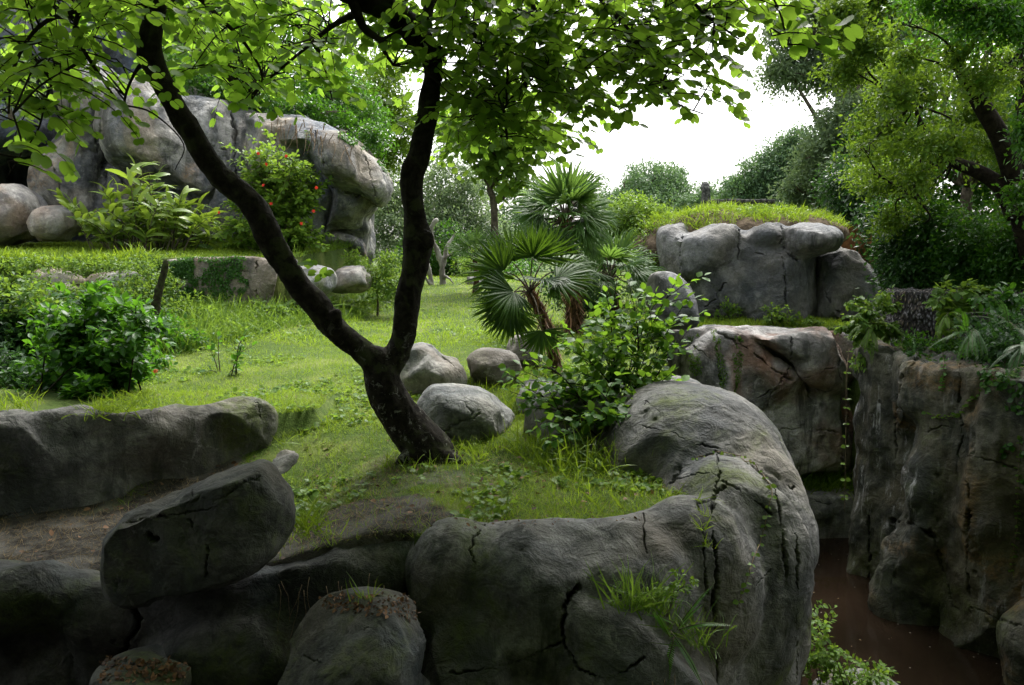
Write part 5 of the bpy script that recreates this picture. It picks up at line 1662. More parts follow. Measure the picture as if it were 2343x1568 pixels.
def frond(lv, tw, p0, d, L, wd, droop=.8, n=26, r=rng, tint=.5):
    """a fern frond: rachis with two rows of leaflets"""
    d = unit(d)
    pts, dd = [np.asarray(p0, float)], d
    for k in range(8):
        dd = unit(dd + np.array([0, 0, -droop / 8]) + r.normal(0, .02, 3))
        pts.append(pts[-1] + dd * L / 8)
    q = catmull(np.array(pts), 4)
    tw.add(q[::4], np.linspace(.004, .0015, len(q[::4])), 4, 1)
    t = np.linspace(.08, .99, n)
    idx = np.minimum((t * (len(q) - 1)).astype(int), len(q) - 2)
    P = q[idx]
    A = unit(q[idx + 1] - q[idx])
    S = np.cross(A, np.array([0, 0, 1.0]))
    S = unit(S + 1e-6)
    N = unit(np.cross(S, A))
    prof = wd * np.sin(math.pi * np.clip(t * .9 + .08, 0, 1)) ** .7
    tt = np.clip(tint + r.normal(0, .1), 0, 1)
    for s in (-1, 1):
        lv.add(P, unit(S * s + A * .35 - N * .15), N, prof * 1.0, tt)


T_PIN = tmpl([(-.15, 0, 0), (.15, 0, 0), (.13, .6, -.03), (0, 1, -.12), (-.13, .6, -.03)], [(0, 1, 2, 4), (4, 2, 3)])


def fern(label, base, n, L, wd, mat, seed, spread=1.0, dirs=None, droop=.9, name='fern', tint=.5, group=None):
    r = np.random.default_rng(seed)
    base = np.asarray(base, float)
    root = empty(name, base, label, 'fern', group)
    lv, tw = Leaves(), Tubes()
    for k in range(n):
        if dirs is not None:
            d = np.array(dirs[k % len(dirs)], float) + r.normal(0, .38, 3)
        else:
            a = r.uniform(0, 2 * math.pi)
            d = np.array([math.cos(a) * spread, math.sin(a) * spread, r.uniform(.5, 1.2)])
        frond(lv, tw, base + r.normal(0, .03, 3), d, L * r.uniform(.7, 1.15), wd, droop * r.uniform(.7, 1.3), 34, r, tint + r.normal(0, .12))
    link('stalk', tw.mesh('s', B_mid), root)
    link('fronds', lv.mesh('f', T_PIN, mat), root)
    return root


for i, (x, y) in enumerate([(-4.0, 15.4), (-3.7, 16.4), (-3.5, 17.6), (-4.4, 14.4), (-3.3, 18.8)]):
    fern(['arching fern beside the cream boulder behind the fork', 'broad fern in front of the low round stone', 'fern on the lawn edge left of the right limb', 'fern at the foot of the retaining block corner', 'far fern near the green bush by the right limb'][i],
         [x, y, gz(x, y)], 20, .75, .09, L_bright, 70 + i, group='ferns along the terrace foot', tint=.35)
tree('bush', 'light green bush under the overhanging rock, left of the right limb', 'bush', [pl(850, 620, 16.8, 45, 35), pl(890, 650, 16.5, 40, 35), pl(820, 590, 17, 30, 25), pl(885, 600, 17, 30, 25)], 4200, .075, L_bright, thr=-.3, freq=1.6, tint=.45, seed=62, bw=.014, shell=.2)
tree('bush', 'orange-tipped spiky bush at the right foot of the dead white tree', 'bush', [pl(1060, 610, 25, 28, 26), pl(1090, 590, 25.5, 30, 24)], 1500, .14, L_yel, thr=-.4, freq=1.6, tint=.8, seed=63, bw=.02, shell=.2, tm=t_blade(.9, .06))

# ---- ginger clump on the terrace
r = np.random.default_rng(33)
gb = np.array([W(340, 560, 17.2)[0], 17.2, gz(W(340, 560, 17.2)[0], 17.2)])
root = empty('ginger_clump', gb, 'large clump of long striped light green leaves in front of the rock face', 'plant')
lv, tw = Leaves(), Tubes()
GT = [(140, 455), (165, 470), (200, 490), (235, 430), (262, 420), (290, 400), (310, 380), (322, 372), (345, 400), (360, 420), (250, 470), (290, 450), (330, 440), (370, 455), (400, 455), (430, 470), (460, 470), (490, 490), (500, 520), (495, 550), (440, 520),
      (400, 500), (350, 490), (300, 490), (240, 510), (210, 540), (270, 530), (330, 540), (380, 540), (450, 560), (470, 500), (420, 440), (225, 520), (310, 420), (385, 480)]
for i, (a, b) in enumerate(GT * 2):
    tip = W(a + r.normal(0, 9), b + r.normal(0, 9), 17.2 + r.uniform(-.8, .8))
    st = np.array([gb[0] + (tip[0] - gb[0]) * .55 + r.normal(0, .1), gb[1] + r.uniform(-.5, .5), gb[2] - .05])
    m = st * .5 + tip * .5 + [0, 0, .12]
    q = catmull(np.array([st, m, tip]), 6)
    tw.add(q, np.linspace(.014, .005, len(q)), 5, 1)
    ax = unit(tip - st)
    for k in range(9):
        j = min(len(q) - 2, 3 + int(k * (len(q) - 4) / 8.5))
        sgn = 1 if k % 2 else -1
        sd = unit(np.cross(ax, [0, .5, 1])) * sgn
        D = unit(sd * .7 + ax * .55 + [0, 0, .25] + r.normal(0, .25, 3))
        lv.add(q[j], D, unit(np.array([0, -.2, 1.0]) + r.normal(0, .4, 3)), r.uniform(.34, .52), np.clip(.55 + r.normal(0, .25), 0, 1))
link('stem', tw.mesh('s', B_mid), root)
link('leaves', lv.mesh('l', t_lance(.13, 1.0), L_ginger), root)

# ---- hibiscus
hb = np.array([W(640, 590, 16.9)[0], 16.9, 1.9])
HT = [(560, 350), (600, 335), (640, 340), (680, 350), (710, 380), (725, 410), (540, 400), (520, 450), (515, 500), (525, 550), (560, 580), (600, 590), (720, 470), (735, 520), (740, 560), (700, 590), (650, 600), (600, 430), (640, 450), (680, 440), (570, 480), (620, 520), (670, 520),
      (590, 380), (650, 390), (700, 430), (545, 540), (700, 540), (640, 560), (580, 540)]
hib = shrub('red_flowered_shrub', 'tall bright green shrub dotted with red flowers in front of the rock face', 'shrub', hb, [W(a, b, 16.9 + rng.uniform(-.6, .5)) for a, b in HT], 1, .115, L_bright, B_mid, per=40, tint=.75, start=.15, r0=.014, seed=20, twigs=16, spread=.25, wid=1.2)
flowers(hib, [W(a, b, 16.0) for a, b in [(610, 376), (603, 425), (620, 467), (618, 495), (690, 512), (717, 484), (724, 430), (502, 487), (655, 358), (590, 352)]], .043, seed=5)

# ---- ivy on the retaining block (leaves laid on the rock)
def ivy(name, label, polys, n, size, mat, names=None, seed=0, tint=.4, gaps=.0, cat='ivy', lift=.02, down=.7, freq=3.0):
    r = np.random.default_rng(seed)
    lv = Leaves()
    P0 = None
    for poly in polys:
        for q in poly_sample(poly, n // len(polys), r):
            if gaps and fbm(np.array([[q[0] / 38 * freq / 3, q[1] / 38 * freq / 3, seed + .37]]), 3, 4, .7)[0] < (gaps - .5) * .6:
                continue
            p, nn = cast(q[0], q[1], names)
            if p is None: continue
            if P0 is None: P0 = p
            D = unit(np.array([0, 0, -down]) + r.normal(0, .5, 3))
            lv.add(p + nn * lift * r.uniform(.3, 1.6), D, unit(nn + [0, 0, .5] + r.normal(0, .35, 3)), size * r.uniform(.6, 1.2), tint + r.normal(0, .2))
    if P0 is None: return
    o = link(name, lv.mesh(name, T_OV if size > .06 else T_DI, mat, 1.3), None, P0)
    tag(o, label, cat)


ivy('ivy', 'small-leaved ivy mat clinging to the face of the retaining block', [[(352, 590), (560, 585), (575, 640), (540, 700), (400, 710), (350, 690)], [(352, 590), (450, 590), (450, 700), (350, 690)]], 11000, .05, L_deep, ['retaining_block24'], 1, .75, gaps=.3)
ivy('ivy', 'ivy trailing over the pale stone left of the retaining block', [[(180, 650), (240, 630), (350, 625), (350, 690), (200, 700)]], 1200, .05, L_bright, None, 2, .3, gaps=.5)
ivy('ivy', 'thin ivy strands hanging down the left part of the moat wall', [[(1575, 770), (1600, 765), (1605, 860), (1580, 860)], [(1628, 755), (1640, 755), (1665, 860), (1650, 900)], [(1672, 765), (1700, 770), (1695, 850), (1680, 900)]], 900, .045, L_bright, ['moat_wall35'], 3, .3, gaps=.35)
ivy('ivy', 'creeper on the crown of the overhanging rock', [[(730, 285), (800, 300), (880, 360), (885, 400), (840, 350), (760, 310)]], 800, .07, L_deep, ['overhanging_rock32'], 4, .6, gaps=.45)


ivy('ivy', 'dark creeper patches over the shaded right part of the canyon wall', [[(2200, 790), (2342, 830), (2342, 960), (2260, 900)], [(2040, 770), (2140, 790), (2130, 830), (2040, 800)], [(2290, 1020), (2342, 1000), (2342, 1100), (2310, 1100)]], 900, .07, L_deep, ['canyon_wall37'], 8, .35, gaps=.5)
ivy('ivy', 'thin leafy trails beneath the corner plant of the canyon wall', [[(1935, 790), (1990, 785), (1985, 850), (1945, 850)]], 160, .07, L_bright, ['canyon_wall37'], 9, .6, gaps=.2)


def vine(label, path, size, mat, seed, names=None, every=1, off=.015, name='vine', pair=True, tint=.7, rad=.003, T=T_OV):
    r = np.random.default_rng(seed)
    pts = []
    for k in range(len(path) - 1):
        a, c = np.array(path[k], float), np.array(path[k + 1], float)
        n = max(2, int(np.linalg.norm(c - a) / 7))
        for t in np.linspace(0, 1, n, endpoint=False):
            q = a + (c - a) * t + r.normal(0, 1.2, 2)
            if len(path[0]) == 3:
                pts.append(W(q[0], q[1], a[2] + (c[2] - a[2]) * t) if len(q) == 2 else None)
                continue
            p, nn = cast(q[0], q[1], names)
            if p is not None and pts and len(pts) < 3 and np.linalg.norm(p - pts[-1]) > .8:
                pts = []
            if p is not None and (not pts or np.linalg.norm(p - pts[-1]) < .8):
                pts.append(p + nn * off)
    if len(pts) < 4:
        print('VINE FAILED', label)
        return
    pts = np.array(pts)
    root = empty(name, pts[0], label, 'vine')
    tw, lv = Tubes(), Leaves()
    tw.add(pts, rad, 4, 2)
    for k in range(0, len(pts), every):
        for s in ((-1, 1) if pair else (r.choice([-1, 1]),)):
            D = unit(np.array([s * .8, -.35, -.15]) + r.normal(0, .3, 3))
            lv.add(pts[k], D, unit(np.array([0, -.5, .8]) + r.normal(0, .3, 3)), size * r.uniform(.6, 1.2), tint + r.normal(0, .15))
    link('stem', tw.mesh('s', B_root), root)
    link('leaves', lv.mesh('l', T, mat, 1.2), root)


def vine3(label, P, size, mat, seed, step=.1, **kw):
    """free-hanging vine through 3-D points"""
    r = np.random.default_rng(seed)
    q = catmull(np.array(P), 12)
    root = empty(kw.get('name', 'vine'), q[0], label, 'vine')
    tw, lv = Tubes(), Leaves()
    tw.add(q, .004, 4, 1)
    d = np.concatenate([[0], np.cumsum(np.linalg.norm(np.diff(q, axis=0), axis=1))])
    for s_ in np.arange(.05, d[-1], step):
        i = max(0, min(len(q) - 1, int(np.searchsorted(d, s_ + r.normal(0, step * .3))) - 1))
        for s in ((-1, 1) if r.random() < .6 else (r.choice([-1, 1]),)):
            lv.add(q[i], unit(np.array([s * 1.0, -.3, r.normal(0, .2)])), unit(np.array([0, -.6, .7]) + r.normal(0, .3, 3)), size * r.uniform(.7, 1.2), kw.get('tint', .8) + r.normal(0, .1))
    link('stem', tw.mesh('s', B_root), root)
    link('leaves', lv.mesh('l', T_OV, mat, 1.2), root)


vine('creeper strand in the curved crack over the humped end of the rim rock', [(1590, 1052), (1640, 1034), (1690, 1046), (1725, 1066), (1752, 1100), (1765, 1130), (1755, 1165), (1748, 1210), (1735, 1240), (1715, 1290), (1700, 1340), (1680, 1395)], .042, L_bright, 1, ['curved_rim_rock1'], 3, tint=.6)
vine3('long hanging vine with paired leaves at the corner of the canyon wall', [W(1942, 800, 11.7), W(1936, 860, 11.4), W(1935, 960, 11.4), W(1933, 1080, 11.35), W(1931, 1170, 11.3)], .075, L_bright, 2, .2, tint=.9)
vine('vine looping across the upper face of the canyon wall', [(2342, 840), (2290, 870), (2240, 895), (2210, 930), (2190, 950), (2150, 955), (2115, 940)], .07, L_bright, 3, ['canyon_wall37'], 1, tint=.3, pair=True)
vine('short vine hanging on the orange-stained part of the canyon wall', [(2130, 800), (2118, 840), (2122, 880), (2140, 920)], .06, L_bright, 4, ['canyon_wall37'], 1, tint=.5)
vine('straight vine with tiny leaves near the right edge of the canyon wall', [(2335, 1000), (2330, 1100), (2325, 1180), (2318, 1260), (2313, 1320)], .055, L_bright, 5, ['canyon_wall37'], 2, tint=.4)
vine('thin leafy runner down the orange streak of the canyon wall', [(2155, 790), (2160, 850), (2150, 900)], .06, L_deep, 6, ['canyon_wall37'], 1, tint=.8)
vine('green vine dangling from the brow of the overhanging rock', [(705, 300), (708, 350), (712, 400), (725, 435)], .09, L_yel, 7, ['overhanging_rock32', 'rock_cliff30'], 1, tint=.7)

# dry roots
def roots(label, starts, L, seed, mat=B_root, rad=.004, cat='roots', name='dry_roots', lean=.25):
    r = np.random.default_rng(seed)
    tw = Tubes()
    for p in starts:
        d = np.array([r.normal(0, lean), -abs(r.normal(0, lean)), -1.0])
        pts = [np.asarray(p, float)]
        for k in range(6):
            d = unit(d + r.normal(0, .16, 3) + [0, 0, -.15])
            pts.append(pts[-1] + d * L * r.uniform(.6, 1.2) / 6)
        tw.add(np.array(pts), np.linspace(rad, rad * .4, 7), 4, 2)
    o = link(name, tw.mesh(name, mat), None, starts[0])
    tag(o, label, cat, kind='stuff')


P0 = [cast(a, b, ['overhanging_rock32', 'rock_cliff30'])[0] for a, b in [(625, 270), (650, 285), (680, 290), (700, 300), (720, 300), (745, 310), (760, 320), (790, 330), (800, 340), (640, 300), (665, 300), (690, 310), (730, 320), (780, 345)] * 3]
P0 = [p + rng.normal(0, .15, 3) * [1, .3, .3] + [0, -.05, .1] for p in P0 if p is not None]
roots('grey dry roots hanging over the top of the overhanging rock', P0, .6, 1, B_root, .012)
roots('fine dry roots trailing under the grassy pocket of the rim rock', [np.array([.85 + rng.normal(0, .12), 4.22 + rng.normal(0, .03), -.72 + rng.normal(0, .05)]) for k in range(26)], .75, 2, B_root, .0025)
roots('pale roots dangling from the bare soil edge above the dark wall', [np.array([x, 4.72, -.3 + rng.normal(0, .04)]) for x in rng.uniform(-1.5, -.75, 12)], .38, 3, B_root, .0025)

# ---- tufts
def tuft(label, P, n, hmin, hmax, mat=L_grass, seed=0, rad=.08, lean=.5, wid=.8, tint=.5, name='grass_tuft'):
    r = np.random.default_rng(seed)
    P = np.atleast_2d(P)
    q = P[r.integers(0, len(P), n)] + r.normal(0, rad, (n, 3)) * [1, 1, .15]
    me = grass(name, q, 1, hmin, hmax, mat, seed, lean, wid, tint)
    tag(link(name, me, None, P[0]), label, 'grass', kind='stuff' if seed >= 5 else None)


tuft('bright grass tuft growing from the pocket in the front face of the rim rock', [W(1440, 1390, 4.42), W(1470, 1385, 4.42), W(1500, 1400, 4.42)], 210, .12, .34, mat=L_bright, seed=1, rad=.05, tint=.4, wid=.6)
tuft('spreading thin grass to the right of the fern on the rim rock face', [W(1580, 1460, 4.5), W(1610, 1480, 4.5), W(1550, 1440, 4.5)], 90, .15, .34, mat=L_bright, seed=2, rad=.05, lean=.9, tint=.3, wid=.55)
tuft('drooping grass on the lip beside the leaning boulder', [W(690, 1210, 4.85), W(705, 1225, 4.82), W(715, 1200, 4.9)], 90, .1, .25, seed=3, rad=.05, lean=1.0, tint=.55)
tuft('small tuft on the dead leaves of the round dark boulder', [W(815, 1372, 4.2), W(850, 1368, 4.2)], 14, .08, .2, seed=4, rad=.03, lean=.5, tint=.3)
tuft('grass hanging over the top of the low wall at left', [W(a, b, Y) for a, b, Y in [(240, 935, 6.75), (260, 940, 6.8), (290, 925, 6.9), (235, 950, 6.7), (310, 950, 6.9)]], 260, .1, .3, seed=5, rad=.09, lean=.9, tint=.5)
tuft('taller grass against the left end of the low wall', [W(a, b, 6.6) for a, b in [(10, 930), (30, 935), (-10, 945)]], 160, .1, .28, seed=6, rad=.12, tint=.6)
tuft('tall grass blades at the foot of the low sprawling shrub', [[x, y, gz(x, y)] for x, y in [(.3, 6.6), (.5, 6.5), (.75, 6.5), (.9, 6.5), (.6, 6.8), (.25, 6.9)]], 420, .15, .42, seed=7, rad=.12, tint=.3)
tuft('bright grass along the inner edge of the humped rim rock', [[x, y, gz(x, y)] for x, y in [(.55, 5.75), (.8, 5.8), (1.0, 5.75), (.3, 5.7), (.95, 6.05), (.7, 6.0)]], 420, .05, .15, seed=8, rad=.16, tint=.55, lean=.35)
tuft('grass between the two-humped boulder and the dome-shaped one', [[x, y, gz(x, y)] for x, y in [(-.05, 8.5), (.1, 8.6), (-.2, 8.4), (.25, 8.5)]], 380, .1, .28, seed=9, rad=.14, tint=.7)
tuft('grass blades at the base of the dome-shaped boulder', [[x, y, gz(x, y)] for x, y in [(-.5, 7.1), (-.1, 7.1), (.1, 7.2), (-.3, 7.05)]], 260, .08, .2, seed=10, rad=.12, tint=.5)
tuft('thin grass in the vertical crack of the humped rim rock', [p for p in [cast(a, b, ['curved_rim_rock1'])[0] for a, b in [(1600, 1150), (1612, 1180), (1605, 1210), (1618, 1250)]] if p is not None], 60, .06, .16, seed=11, rad=.02, lean=.9, tint=.6)
fern('small dark fern beside the tuft on the rim rock face', W(1545, 1440, 4.42), 7, .34, .035, L_deep, 90, dirs=[(.5, -.4, .9), (-.4, -.4, .8), (.1, -.4, -.6), (-.1, -.5, -.9), (.6, -.4, .2)], droop=.5, tint=.7)
shrub('weed', 'tiny-leaved yellowish weed sprouting beside the pocket tuft', 'weed', W(1520, 1400, 4.42), [W(1560, 1310, 4.4), (W(1545, 1335, 4.35)), W(1500, 1330, 4.4), W(1590, 1335, 4.35)], 1, .03, L_yel, per=18, tint=.7, start=.4, r0=.003, seed=30, spread=.01, twigs=3)

# ledge at the moat wall, bank at bottom right
tuft('green weeds on the ledge at the foot of the moat wall', [[x, 14.0, -2.42] for x in np.linspace(4.7, 6.1, 9)], 2200, .18, .5, seed=12, rad=.16, tint=.3, lean=.6)
for i, (lab, bp, tl, s, mt) in enumerate([
        ('light green bank weed at the water edge beside the rim rock foot', W(1870, 1560, 7.2), [(1845, 1400), (1870, 1420), (1885, 1450), (1900, 1480), (1860, 1470), (1880, 1500), (1840, 1450), (1850, 1500), (1900, 1520), (1835, 1380)], .055, L_bright),
        ('feathery bright weed on the bank stone at the bottom right', W(1960, 1590, 7.4), [(1930, 1535), (1970, 1520), (2010, 1530), (2030, 1545), (1990, 1550), (1920, 1560), (1880, 1540), (2050, 1560)], .055, L_yel)]):
    shrub('bank_weed', lab, 'weed', bp, [W(a, b, 7.2 + rng.uniform(-.3, .3)) for a, b in tl], 1, s, mt, per=22, tint=.6, start=.15, r0=.006, seed=40 + i, twigs=5, spread=.12)

# ---- plants on the top of the canyon wall and the moat wall
for i, (lab, bp, tl, s, mt, per) in enumerate([
        ('bright leafy plant tumbling off the corner of the canyon wall', W(1990, 760, 12.2), [(1925, 745), (1930, 720), (1950, 700), (1975, 685), (2010, 670), (2040, 660), (1940, 770), (1960, 790), (1985, 800), (2000, 740), (2040, 700), (2060, 680), (2050, 740), (1975, 730), (2020, 760), (2055, 770)], .10, L_bright, 26),
        ('broad climbing leaves draped down the rough block wall', W(2200, 690, 11.6), [(2160, 680), (2180, 670), (2230, 660), (2150, 720), (2145, 760), (2170, 740), (2190, 720), (2160, 800), (2140, 700), (2215, 700), (2250, 665), (2240, 680)], .13, L_bright, 16),
        ('dull heart-shaped leaves creeping along the shaded block wall', W(2290, 700, 11.3), [(2260, 690), (2290, 680), (2330, 690), (2250, 710), (2300, 715), (2230, 700), (2340, 670), (2190, 760)], .14, L_deep, 10)]):
    shrub('wall_creeper', lab, 'creeper', bp, [W(a, b, bp[1] - .3 + rng.uniform(-.3, .25)) for a, b in tl], 1, s, mt, per=per, tint=.45, start=.1, r0=.007, seed=50 + i, twigs=3, spread=.2, droop=.5)
for i, (lab, px, py, Y, n, dirs, L, mt) in enumerate([
        ('fern drooping from the corner plant at the canyon wall', 1995, 745, 11.8, 8, [(-.6, -.5, .2), (-.3, -.7, 0), (-.8, -.3, .3), (0, -.8, .1)], .75, L_bright),
        ('long hanging fern fronds left of the shaded cliff top', 2215, 760, 9.6, 9, [(-.4, -.6, .1), (-.6, -.3, -.1), (-.1, -.7, 0), (-.5, -.5, .4)], .8, L_deep),
        ('dark fern in the shade at the right edge of the cliff top', 2310, 740, 9.4, 9, [(-.8, -.3, .3), (-.4, -.6, .3), (.3, -.6, .3), (-.2, -.3, .8), (.4, -.2, .6)], .8, L_dark),
        ('fern hanging at the right edge over the canyon wall', 2342, 790, 8.6, 7, [(-.7, -.4, .2), (-.5, -.5, -.2), (-.8, -.1, 0)], .6, L_dark),
        ('small yellow-green fern hanging before the rough block wall', 2165, 720, 11.0, 5, [(-.1, -.6, 0), (-.3, -.5, -.2)], .6, L_yel)]):
    fern(lab, W(px, py, Y), n + 1, L * .8, .045, mt, 100 + i, dirs=dirs, droop=1.3, tint=.6)
for i, (lab, x, Y, tl) in enumerate([
        ('little leafy shrub at the foot of the outcrop, left one of two', 1665, 15.6, [(1650, 700), (1665, 692), (1685, 700), (1695, 712), (1640, 715)]),
        ('bushy bright plant on the grass strip right of centre before the outcrop', 1780, 15.0, [(1750, 705), (1765, 697), (1790, 708), (1810, 712), (1825, 722), (1800, 730), (1770, 720), (1840, 735), (1750, 725)]),
        ('low weed near the right end of the grass strip', 1850, 14.8, [(1840, 735), (1855, 730), (1870, 738), (1885, 742)])]):
    x3 = W(x, 745, Y)
    shrub('wall_top_plant', lab, 'plant', [x3[0], Y, gz(x3[0], Y)], [W(a, b, Y - .1 + rng.uniform(-.2, .2)) for a, b in tl], 1, .08, L_bright, per=14, tint=.6, start=.3, r0=.008, seed=60 + i, twigs=3, spread=.06)
q = poly_sample([(2.2, 13.2), (2.5, 14.8), (6.6, 15.0), (6.6, 16.2), (2.6, 16.2), (1.6, 13.6)], 9000, fr)
P = np.column_stack([q, np.maximum(ground_h(q[:, 0], q[:, 1]), .5)])
tag(link('strip_grass', grass('sg', P, 1, .05, .16, L_grass, 21, .5, 1.6, .75)), 'bright grass strip on top of the moat wall', 'grass', kind='stuff')
# terrace grass
q = poly_sample([(-12.5, 12.5), (-10, 12.8), (-8.5, 13.3), (-7.1, 14.0), (-6.8, 15.2), (-7.3, 15.2), (-7.8, 14.4), (-9, 13.9), (-12.5, 13.2)], 7000, fr)
P = np.column_stack([q, ground_h(q[:, 0], q[:, 1])])
tag(link('bank_grass', grass('bg', P, 1, .12, .34, L_grass, 23, .6, 1.6, .55)), 'longer grass fringing the front edge of the raised terrace', 'grass', kind='stuff')
q = poly_sample([(-11.5, 13.1), (-8.6, 13.5), (-7.3, 14.2), (-6.9, 15.4), (-4.6, 15.5), (-4.2, 17), (-4, 20), (-12, 20)], 30000, fr)
P = np.column_stack([q, ground_h(q[:, 0], q[:, 1])])
tag(link('terrace_grass', grass('tg', P, 1, .04, .13, L_grass, 22, .5, 1.8, .75)), 'short grass on the raised terrace below the rock face', 'grass', kind='stuff')

# ---- mound, post and beam above the outcrop
def mound():
    V, F_ = p_ell((5.35, 17.9, 2.35), (2.35, 1.5, .56))
    V2, F2 = p_ell((3.6, 18.0, 2.0), (1.0, 1.0, .5))
    me = remesh([(V, F_), (V2, F2)], .08, 4)
    co, no = get_co(me), get_no(me)
    set_co(me, co + no * (.12 * fbm(co * 1.5, 7, 3))[:, None])
    me.materials.append(simple_mat('dry_soil', (.06, .045, .03), (.17, .13, .09), 7, .95, .9, .05))
    BVH['mound'] = BVHTree.FromPolygons([v.co[:] for v in me.vertices], [p.vertices[:] for p in me.polygons])
    co, no = get_co(me), get_no(me)
    o = link('soil_mound', me)
    tag(o, kind='structure')
    r = np.random.default_rng(3)
    k = r.integers(0, len(co), 30000)
    k = k[(no[k, 2] > .25) & (co[k, 2] + .3 * fbm(co[k] * 2, 2, 2) > 2.5)][:12000]
    P = co[k] + r.normal(0, .04, (len(k), 3))
    o = link('mound_grass', grass('mg', P, 1, .06, .26, L_grass, 4, .7, 1.3, .7)); tag(o, 'tufty yellow-green grass crowning the outcrop', 'grass', kind='stuff')


mound()
tree('bush', 'small yellow-green herbs sprouting from the grass of the outcrop top', 'plant', [pl(1600, 500, 17.5, 60, 14), pl(1700, 485, 17.5, 70, 18), pl(1790, 490, 17.3, 60, 16), pl(1540, 515, 17.5, 40, 14)], 3500, .07, L_yel, base=W(1680, 505, 17.5), thr=-.3, freq=2, tint=.8, seed=64, bw=.01, shell=.1, limbs=False)
M_weath = simple_mat('weathered_stone', (.03, .03, .03), (.16, .16, .15), 12, .95, .9, .05)
root = empty('carved_parapet', W(1680, 500, 21.5), 'dark weathered parapet with a taller post at its left end, above the outcrop grass', 'parapet')
prims = [p_prism([(W(1606, 480, 21.5)[0], 21.4), (W(1622, 480, 21.5)[0], 21.4), (W(1622, 480, 21.5)[0], 21.7), (W(1606, 480, 21.5)[0], 21.7)], 2.2, 3.78), p_ell((W(1614, 432, 21.5)[0], 21.55, 3.8), (.13, .13, .16))]
me = remesh(prims, .03, 2); co, no = get_co(me), get_no(me); set_co(me, co + no * (.03 * fbm(co * 8, 3, 3))[:, None]); me.materials.append(M_weath)
link('post', me, root)
x0, x1 = W(1626, 480, 21.5)[0], W(1765, 480, 21.5)[0]
me = remesh([p_prism([(x0, 21.45), (x1, 21.45), (x1, 21.65), (x0, 21.65)], 2.2, 3.40), p_prism([(x0, 21.38), (x1 + .05, 21.38), (x1 + .05, 21.72), (x0, 21.72)], 3.36, 3.46)], .03, 1)
co, no = get_co(me), get_no(me); set_co(me, co + no * (.025 * fbm(co * 8, 5, 3))[:, None]); me.materials.append(M_weath)
link('panel', me, root)
xa = W(1642, 470, 21.4)[0]
me = remesh([p_prism([(xa - .12, 21.33), (xa + .12, 21.33), (xa + .12, 21.46), (xa - .12, 21.46)], 2.9, 3.14), p_ell((xa, 21.4, 3.2), (.075, .06, .11))], .02, 2)
me.materials.append(simple_mat('ochre_carving', (.2, .14, .05), (.4, .3, .13), 14, .9, .5, .02))
link('ornament', me, root)
V, F_ = p_prism([(7.9, 19.2), (9.6, 19.2), (9.6, 19.8), (7.9, 19.8)], 1.4, 2.7)
me = remesh([(V, F_)], .06, 1); co, no = get_co(me), get_no(me); set_co(me, co + no * (.06 * fbm(co * 4, 5, 3))[:, None])
me.materials.append(simple_mat('rusty_stone', (.12, .05, .02), (.38, .18, .08), 4, .95, .8, .05))
tag(link('stone_wall', me, None, [8.7, 19.5, 1.4]), 'rust-orange stone wall glimpsed behind the trees right of the outcrop', 'wall')

# ---- rough block wall on the right
m, nt, out = new_mat('root_matted_block')
Pn = nd(nt, 'ShaderNodeNewGeometry').outputs['Position']
vo = nd(nt, 'ShaderNodeTexVoronoi'); vo.inputs['Scale'].default_value = 26; vs_ = nd(nt, 'ShaderNodeVectorMath', operation='MULTIPLY'); nt.links.new(Pn, vs_.inputs[0]); vs_.inputs[1].default_value = (1, 1, .4); nt.links.new(vs_.outputs[0], vo.inputs['Vector'])
cc = mixc(nt, ramp(nt, noise(nt, Pn, 3, 4, .6), .4, .6), (.20, .15, .11), (.36, .36, .40))
cc = mixc(nt, ramp(nt, vo.outputs['Distance'], .0, .55), cc, (.015, .013, .012))
bmp = nd(nt, 'ShaderNodeBump'); bmp.inputs['Strength'].default_value = 1.0; bmp.inputs['Distance'].default_value = .06; bmp.invert = True
nt.links.new(vo.outputs['Distance'], bmp.inputs['Height'])
bs = nd(nt, 'ShaderNodeBsdfPrincipled'); bs.inputs['Roughness'].default_value = .8
nt.links.new(cc, bs.inputs['Base Color']); nt.links.new(bmp.outputs[0], bs.inputs['Normal']); nt.links.new(bs.outputs[0], out.inputs[0])
me = remesh([p_prism([(6.35, 12.75), (6.6, 12.35), (8.0, 11.9), (10.5, 11.2), (10.5, 12.6), (6.6, 13.6)], -.3, 1.27)], .05, 2)
co, no = get_co(me), get_no(me); set_co(me, co + no * (.05 * fbm(co * 7, 3, 3) + .03 * fbm(co * 22, 6, 2))[:, None])
me.materials.append(m)
tag(link('block_wall', me, None, [8.2, 12.5, -.3]), 'squared block wall matted with grey roots beside the corner plant on the right', 'wall')

# ---- dead white tree
dl = [[(1012, 685, 24, 34), (1012, 640, 24, 26), (1010, 610, 24, 20), (1000, 580, 24, 18), (990, 550, 24, 18), (985, 530, 24, 20), (992, 512, 24, 18), (998, 505, 24, 22)],
      [(990, 685, 24, 26), (985, 640, 24, 20), (978, 600, 24, 20), (975, 570, 24, 16), (980, 540, 24, 14)],
      [(1010, 620, 24, 18), (1018, 590, 24.1, 20), (1022, 565, 24.1, 18), (1035, 545, 24.2, 12), (1042, 532, 24.2, 6)], [(1012, 600, 24, 12), (1005, 575, 24, 8), (1000, 560, 24, 5)], [(1018, 590, 24, 10), (1035, 578, 24, 7), (1043, 568, 24, 4)],
      [(1010, 630, 24, 20), (1030, 640, 23.8, 9), (1046, 668, 23.7, 4)], [(992, 660, 24, 18), (972, 635, 23.8, 12), (962, 612, 23.7, 7)]]
prims = []
for tl in dl:
    P, r_ = px_tube(tl); r_ = r_ * .62; prims.append(p_tube(P, r_, 4, 10))
me = remesh(prims, .035, 1); co, no = get_co(me), get_no(me); set_co(me, co + no * (.03 * fbm(co * 7, 3, 3))[:, None])
